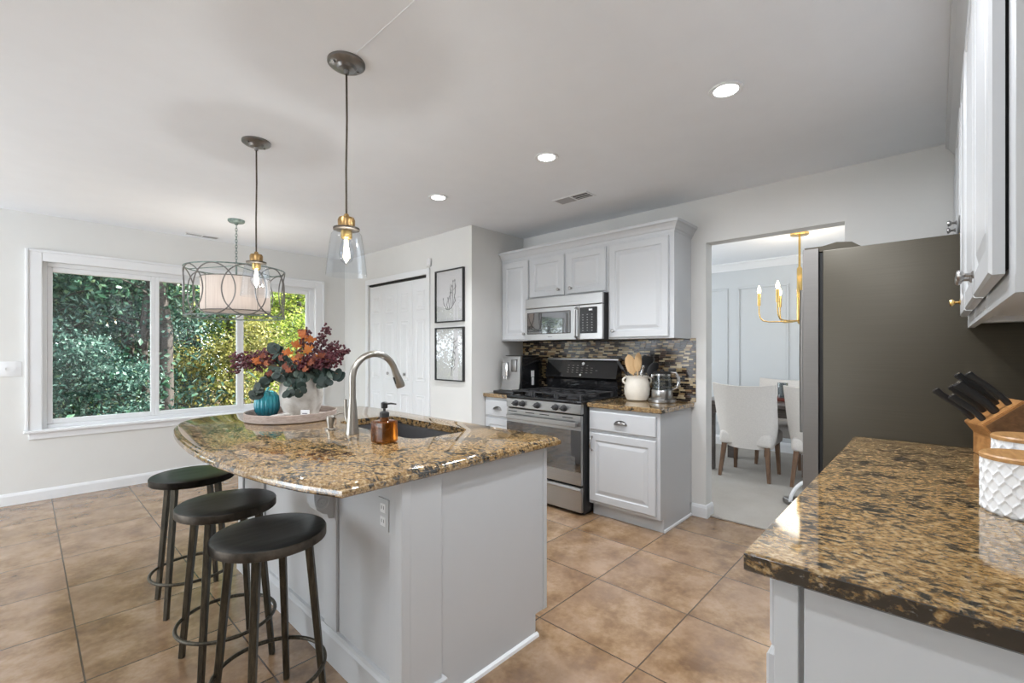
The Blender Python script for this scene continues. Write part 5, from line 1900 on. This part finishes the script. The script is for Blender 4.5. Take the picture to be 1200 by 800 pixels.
bm = new(); lathe(bm, (5.55, 1.02, 0.80), [(0.05, 0), (0.09, 0.02), (0.12, 0.08), (0.115, 0.08), (0.085, 0.025), (0.04, 0.008)], 32); obj('bowl', bm, 'white_ceramic', t)
for k, (a, b, c) in enumerate(((0.0, 0.05, 0.075), (0.05, -0.03, 0.075), (-0.05, -0.02, 0.075), (0.0, 0.0, 0.115))):
    bm = new(); ball(bm, (5.55 + a, 1.02 + b, 0.80 + c), 0.037, 3, (1, 1, 0.95))
    tag(obj('pear', bm, 'fruit', None), 'yellow green fruit heaped in the bowl on the dining table', 'fruit', 'fruit in the bowl')
t = thing('glass_tumbler', (5.50, 1.20, 0.80), 'clear glass vase on the dining table beside the fruit', 'glass')
bm = new(); lathe(bm, (5.50, 1.20, 0.80), [(0.045, 0), (0.05, 0.16), (0.047, 0.16), (0.042, 0.012)], 32); obj('tumbler', bm, 'kettle_glass', t)

# brass chandelier
DC = (5.344, 1.016)
t = thing('brass_chandelier', (*DC, 1.58), 'brass candle-arm chandelier seen through the doorway', 'chandelier')
bm = new(); lathe(bm, (*DC, ZC), [(0.082, 0), (0.082, -0.018), (0.076, -0.022), (0.010, -0.022)], 36); obj('canopy', bm, 'brass', t)
bm = new(); tube(bm, [(*DC, ZC - 0.02), (*DC, 2.13)], 0.011, 12); obj('rod', bm, 'brass', t)
bm = new(); lathe(bm, (*DC, 0), [(0.012, 2.15), (0.024, 2.13), (0.026, 1.62), (0.018, 1.585), (0.006, 1.57)], 24); obj('column', bm, 'brass', t)
a_r = math.atan2(RT.y, RT.x) - R(32.3)
for k in range(6):
    a = a_r + PI * k / 3 + R(180)
    c, s = math.cos(a), math.sin(a)
    bm = new()
    pp = [(0.0, 1.605), (0.15, 1.600), (0.27, 1.602), (0.325, 1.615), (0.350, 1.65), (0.36, 1.70), (0.36, 1.78)]
    tube(bm, [(DC[0] + c * r_, DC[1] + s * r_, z) for r_, z in pp], 0.0065, 10)
    arm = obj('arm', bm, 'brass', t)
    x, y = DC[0] + c * 0.36, DC[1] + s * 0.36
    bm = new(); lathe(bm, (x, y, 0), [(0.016, 1.775), (0.016, 1.90), (0.012, 1.905)], 18); obj('candle_sleeve', bm, 'brass', arm)
    bm = new(); lathe(bm, (x, y, 0), [(0.010, 1.904), (0.017, 1.925), (0.016, 1.945), (0.006, 1.975), (0.002, 1.985)], 18); obj('bulb', bm, 'candle_bulb', arm)
lamp('chandelier_glow', t, (0, 0, 0.52), 'POINT', 9.0, (1.0, 0.86, 0.68), 0.25)

# floor sweeper by the refrigerator
SXY = Vector((4.42, 0.82, 0.008))
t = thing('floor_sweeper', SXY, 'grey sweeper with white arched handle and red hub on the carpet', 'sweeper')
bm = new()
pts_ = [SXY + RT * (-0.10 + 0.22 * (1 - math.cos(PI * k / 20)) ) + UP * (0.035 + 0.19 * math.sin(PI * k / 20)) for k in range(0, 15)]
tube(bm, pts_, 0.014, 10)
obj('handle', bm, 'white_ceramic', t)
bm = new(); box(bm, -0.11, 0.22, -0.10, 0.10, 0.0, 0.055, 0.015, 3); obj('body', bm, 'gunmetal', t, mx=at(*SXY) @ Matrix.Rotation(R(YAW - 90), 4, 'Z'))
bm = new(); lathe(bm, (0, 0, 0), [(0.026, 0), (0.026, 0.008), (0.018, 0.012), (0.010, 0.008)], 24); obj('wheel', bm, 'red', t, mx=at(*(SXY - RT * 0.09 - FW * 0.10 + UP * 0.030)) @ Matrix.Rotation(R(YAW), 4, 'Z') @ NORMAL_W)

# ------------------------------------------------------------------ woods outside the window
GZ = -0.55
bm = new(); box(bm, -26, 26, YN + 0.2, 40, GZ - 0.2, GZ); g = struct('ground', bm, 'forest_ground')


def tree_meshes(seed, height, spread, nleaf, lsize, trunk_r, low, conifer=False):
    rr_ = random.Random(seed)
    bm = new()
    tp = [(rr_.uniform(-0.06, 0.06) * k, rr_.uniform(-0.06, 0.06) * k, height * k / 6) for k in range(7)]
    tube(bm, tp, [trunk_r * (1 - 0.13 * k) for k in range(7)], 9)
    ends = []
    for i in range(26 if not conifer else 34):
        q = low + (0.97 - low) * rr_.random()
        k = min(int(q * 6), 5)
        b = Vector(tp[k]).lerp(Vector(tp[k + 1]), q * 6 - k)
        a = rr_.uniform(0, 2 * PI)
        ln = spread * (0.55 + 0.45 * rr_.random()) * ((1 - 0.55 * q) if not conifer else (1.05 - 0.9 * q))
        e_ = b + Vector((math.cos(a) * ln, math.sin(a) * ln, ln * (rr_.uniform(-0.05, 0.55) if not conifer else rr_.uniform(-0.25, 0.05))))
        m_ = b.lerp(e_, 0.5) + Vector((0, 0, 0.08 * ln))
        tube(bm, [b, m_, e_], [trunk_r * 0.22, trunk_r * 0.14, trunk_r * 0.05], 5)
        ends.append((b, m_, e_))
    trunk = finish(bm, 'trunk', 'bark', 40)
    V, F = [], []
    for i in range(nleaf):
        b, m_, e_ = ends[rr_.randrange(len(ends))]
        q = 0.25 + 0.85 * rr_.random() ** 0.8
        c = b.lerp(m_, q * 2) if q < 0.5 else m_.lerp(e_, q * 2 - 1)
        sg = 0.16 * spread
        c = c + Vector((rr_.gauss(0, sg), rr_.gauss(0, sg), rr_.gauss(0, sg * 0.75)))
        n_ = Vector((rr_.gauss(0, 1), rr_.gauss(0, 1), rr_.gauss(0.5, 1))).normalized()
        s = n_.orthogonal().normalized()
        s = Matrix.Rotation(rr_.uniform(0, 2 * PI), 3, n_) @ s
        u = n_.cross(s)
        z = lsize * rr_.uniform(0.6, 1.35)
        wd = 0.55 if not conifer else 0.20
        base = len(V)
        V += [c - s * z, c + u * z * wd + n_ * 0.12 * z, c + s * z, c - u * z * wd + n_ * 0.12 * z]
        F += [(base, base + 1, base + 2), (base, base + 2, base + 3)]
    me = bpy.data.meshes.new('foliage')
    me.from_pydata([tuple(v) for v in V], [], F)
    return trunk, me


protos = {}
KINDS_ = {'dense': (21, 6.5, 2.2, 14000, 0.047, 0.09, 0.08, False), 'loose': (22, 7.0, 2.3, 8500, 0.048, 0.08, 0.06, False), 'pine': (23, 8.5, 2.2, 9000, 0.095, 0.13, 0.05, True),
          'shrub': (24, 3.0, 1.3, 7000, 0.042, 0.035, 0.05, False), 'tall': (25, 11.0, 2.6, 6500, 0.070, 0.19, 0.36, False)}


def tree(kind, leafmat, x, y, rz, sc, label, group='trees beyond the window', cat='tree'):
    if (kind, leafmat) not in protos:
        if kind not in protos:
            protos[kind] = tree_meshes(*KINDS_[kind])
        tr, fo = protos[kind]
        fo = fo.copy()
        fo.materials.clear(); fo.materials.append(M[leafmat])
        protos[(kind, leafmat)] = (tr, fo)
    tr, fo = protos[(kind, leafmat)]
    t = thing({'shrub': 'leafy_shrub', 'pine': 'pine_tree'}.get(kind, 'tree'), (x, y, GZ - 0.02), label, cat, group)
    t.rotation_euler = (0, 0, rz)
    t.scale = (sc, sc, sc)
    for nm, me in (('trunk', tr), ('foliage', fo)):
        o_ = bpy.data.objects.new(nm, me)
        COL.objects.link(o_)
        o_.parent = t
    return t


LD = 'dark green leafy tree in the woods behind the left pane'
LP = 'blue green pine in the woods behind the left pane'
LY = 'yellow green tree in the sunlit woods behind the right panes'
LG = 'golden shrub low behind the middle pane'
LR = 'tree of the woods seen only as a mirrored blur of leaves'
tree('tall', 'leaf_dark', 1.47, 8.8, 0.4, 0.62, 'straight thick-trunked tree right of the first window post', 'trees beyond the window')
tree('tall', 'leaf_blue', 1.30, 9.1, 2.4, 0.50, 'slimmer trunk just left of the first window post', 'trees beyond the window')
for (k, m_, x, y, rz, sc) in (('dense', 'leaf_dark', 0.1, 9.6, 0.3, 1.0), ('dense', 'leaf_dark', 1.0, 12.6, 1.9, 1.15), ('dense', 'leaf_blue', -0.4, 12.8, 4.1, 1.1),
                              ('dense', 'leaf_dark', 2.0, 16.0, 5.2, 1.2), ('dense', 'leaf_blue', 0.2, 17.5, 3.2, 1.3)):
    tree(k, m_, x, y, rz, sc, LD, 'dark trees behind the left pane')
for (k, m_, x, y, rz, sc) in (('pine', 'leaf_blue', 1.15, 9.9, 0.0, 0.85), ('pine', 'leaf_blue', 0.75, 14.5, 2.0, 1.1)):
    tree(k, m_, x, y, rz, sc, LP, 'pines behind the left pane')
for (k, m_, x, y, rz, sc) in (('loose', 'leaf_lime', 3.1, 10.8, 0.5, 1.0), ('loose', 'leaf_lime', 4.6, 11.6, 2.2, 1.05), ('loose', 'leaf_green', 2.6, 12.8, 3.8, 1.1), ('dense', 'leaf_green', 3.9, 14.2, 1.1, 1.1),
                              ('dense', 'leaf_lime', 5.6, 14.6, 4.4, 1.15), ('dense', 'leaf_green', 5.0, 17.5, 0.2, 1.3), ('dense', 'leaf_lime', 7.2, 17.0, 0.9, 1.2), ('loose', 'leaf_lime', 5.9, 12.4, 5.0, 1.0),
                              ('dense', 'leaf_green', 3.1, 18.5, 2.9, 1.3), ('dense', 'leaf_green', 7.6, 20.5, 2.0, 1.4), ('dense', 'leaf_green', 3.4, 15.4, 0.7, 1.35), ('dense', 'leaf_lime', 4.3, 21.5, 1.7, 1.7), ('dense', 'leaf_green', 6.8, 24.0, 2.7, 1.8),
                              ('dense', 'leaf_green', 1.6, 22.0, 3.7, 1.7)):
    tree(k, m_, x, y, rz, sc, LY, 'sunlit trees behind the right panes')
for (k, m_, x, y, rz, sc) in (('shrub', 'leaf_gold', 2.75, 9.0, 0.0, 0.75), ('shrub', 'leaf_gold', 2.15, 9.9, 2.1, 0.6), ('shrub', 'leaf_lime', 3.6, 9.6, 4.1, 0.8)):
    tree(k, m_, x, y, rz, sc, LG if m_ == 'leaf_gold' else 'lime green shrub low behind the right pane', 'shrubs below the window' if m_ == 'leaf_gold' else None, 'shrub')
for (k, m_, x, y, rz, sc) in (('shrub', 'leaf_blue', 0.35, 8.6, 1.0, 0.7), ('shrub', 'leaf_blue', 0.80, 8.3, 3.0, 0.62)):
    tree(k, m_, x, y, rz, sc, 'blue green undergrowth shrub at the foot of the left pane', 'undergrowth behind the left pane', 'shrub')
for (k, m_, x, y, rz, sc) in (('dense', 'leaf_green', -2.6, 9.6, 0.6, 1.0), ('dense', 'leaf_blue', -4.6, 10.6, 2.6, 1.1), ('dense', 'leaf_green', -6.9, 10.4, 4.6, 1.2), ('dense', 'leaf_blue', -3.6, 14.0, 1.6, 1.3), ('dense', 'leaf_green', -8.6, 13.5, 3.6, 1.4)):
    tree(k, m_, x, y, rz, sc, LR, 'trees mirrored in the kitchen glass')
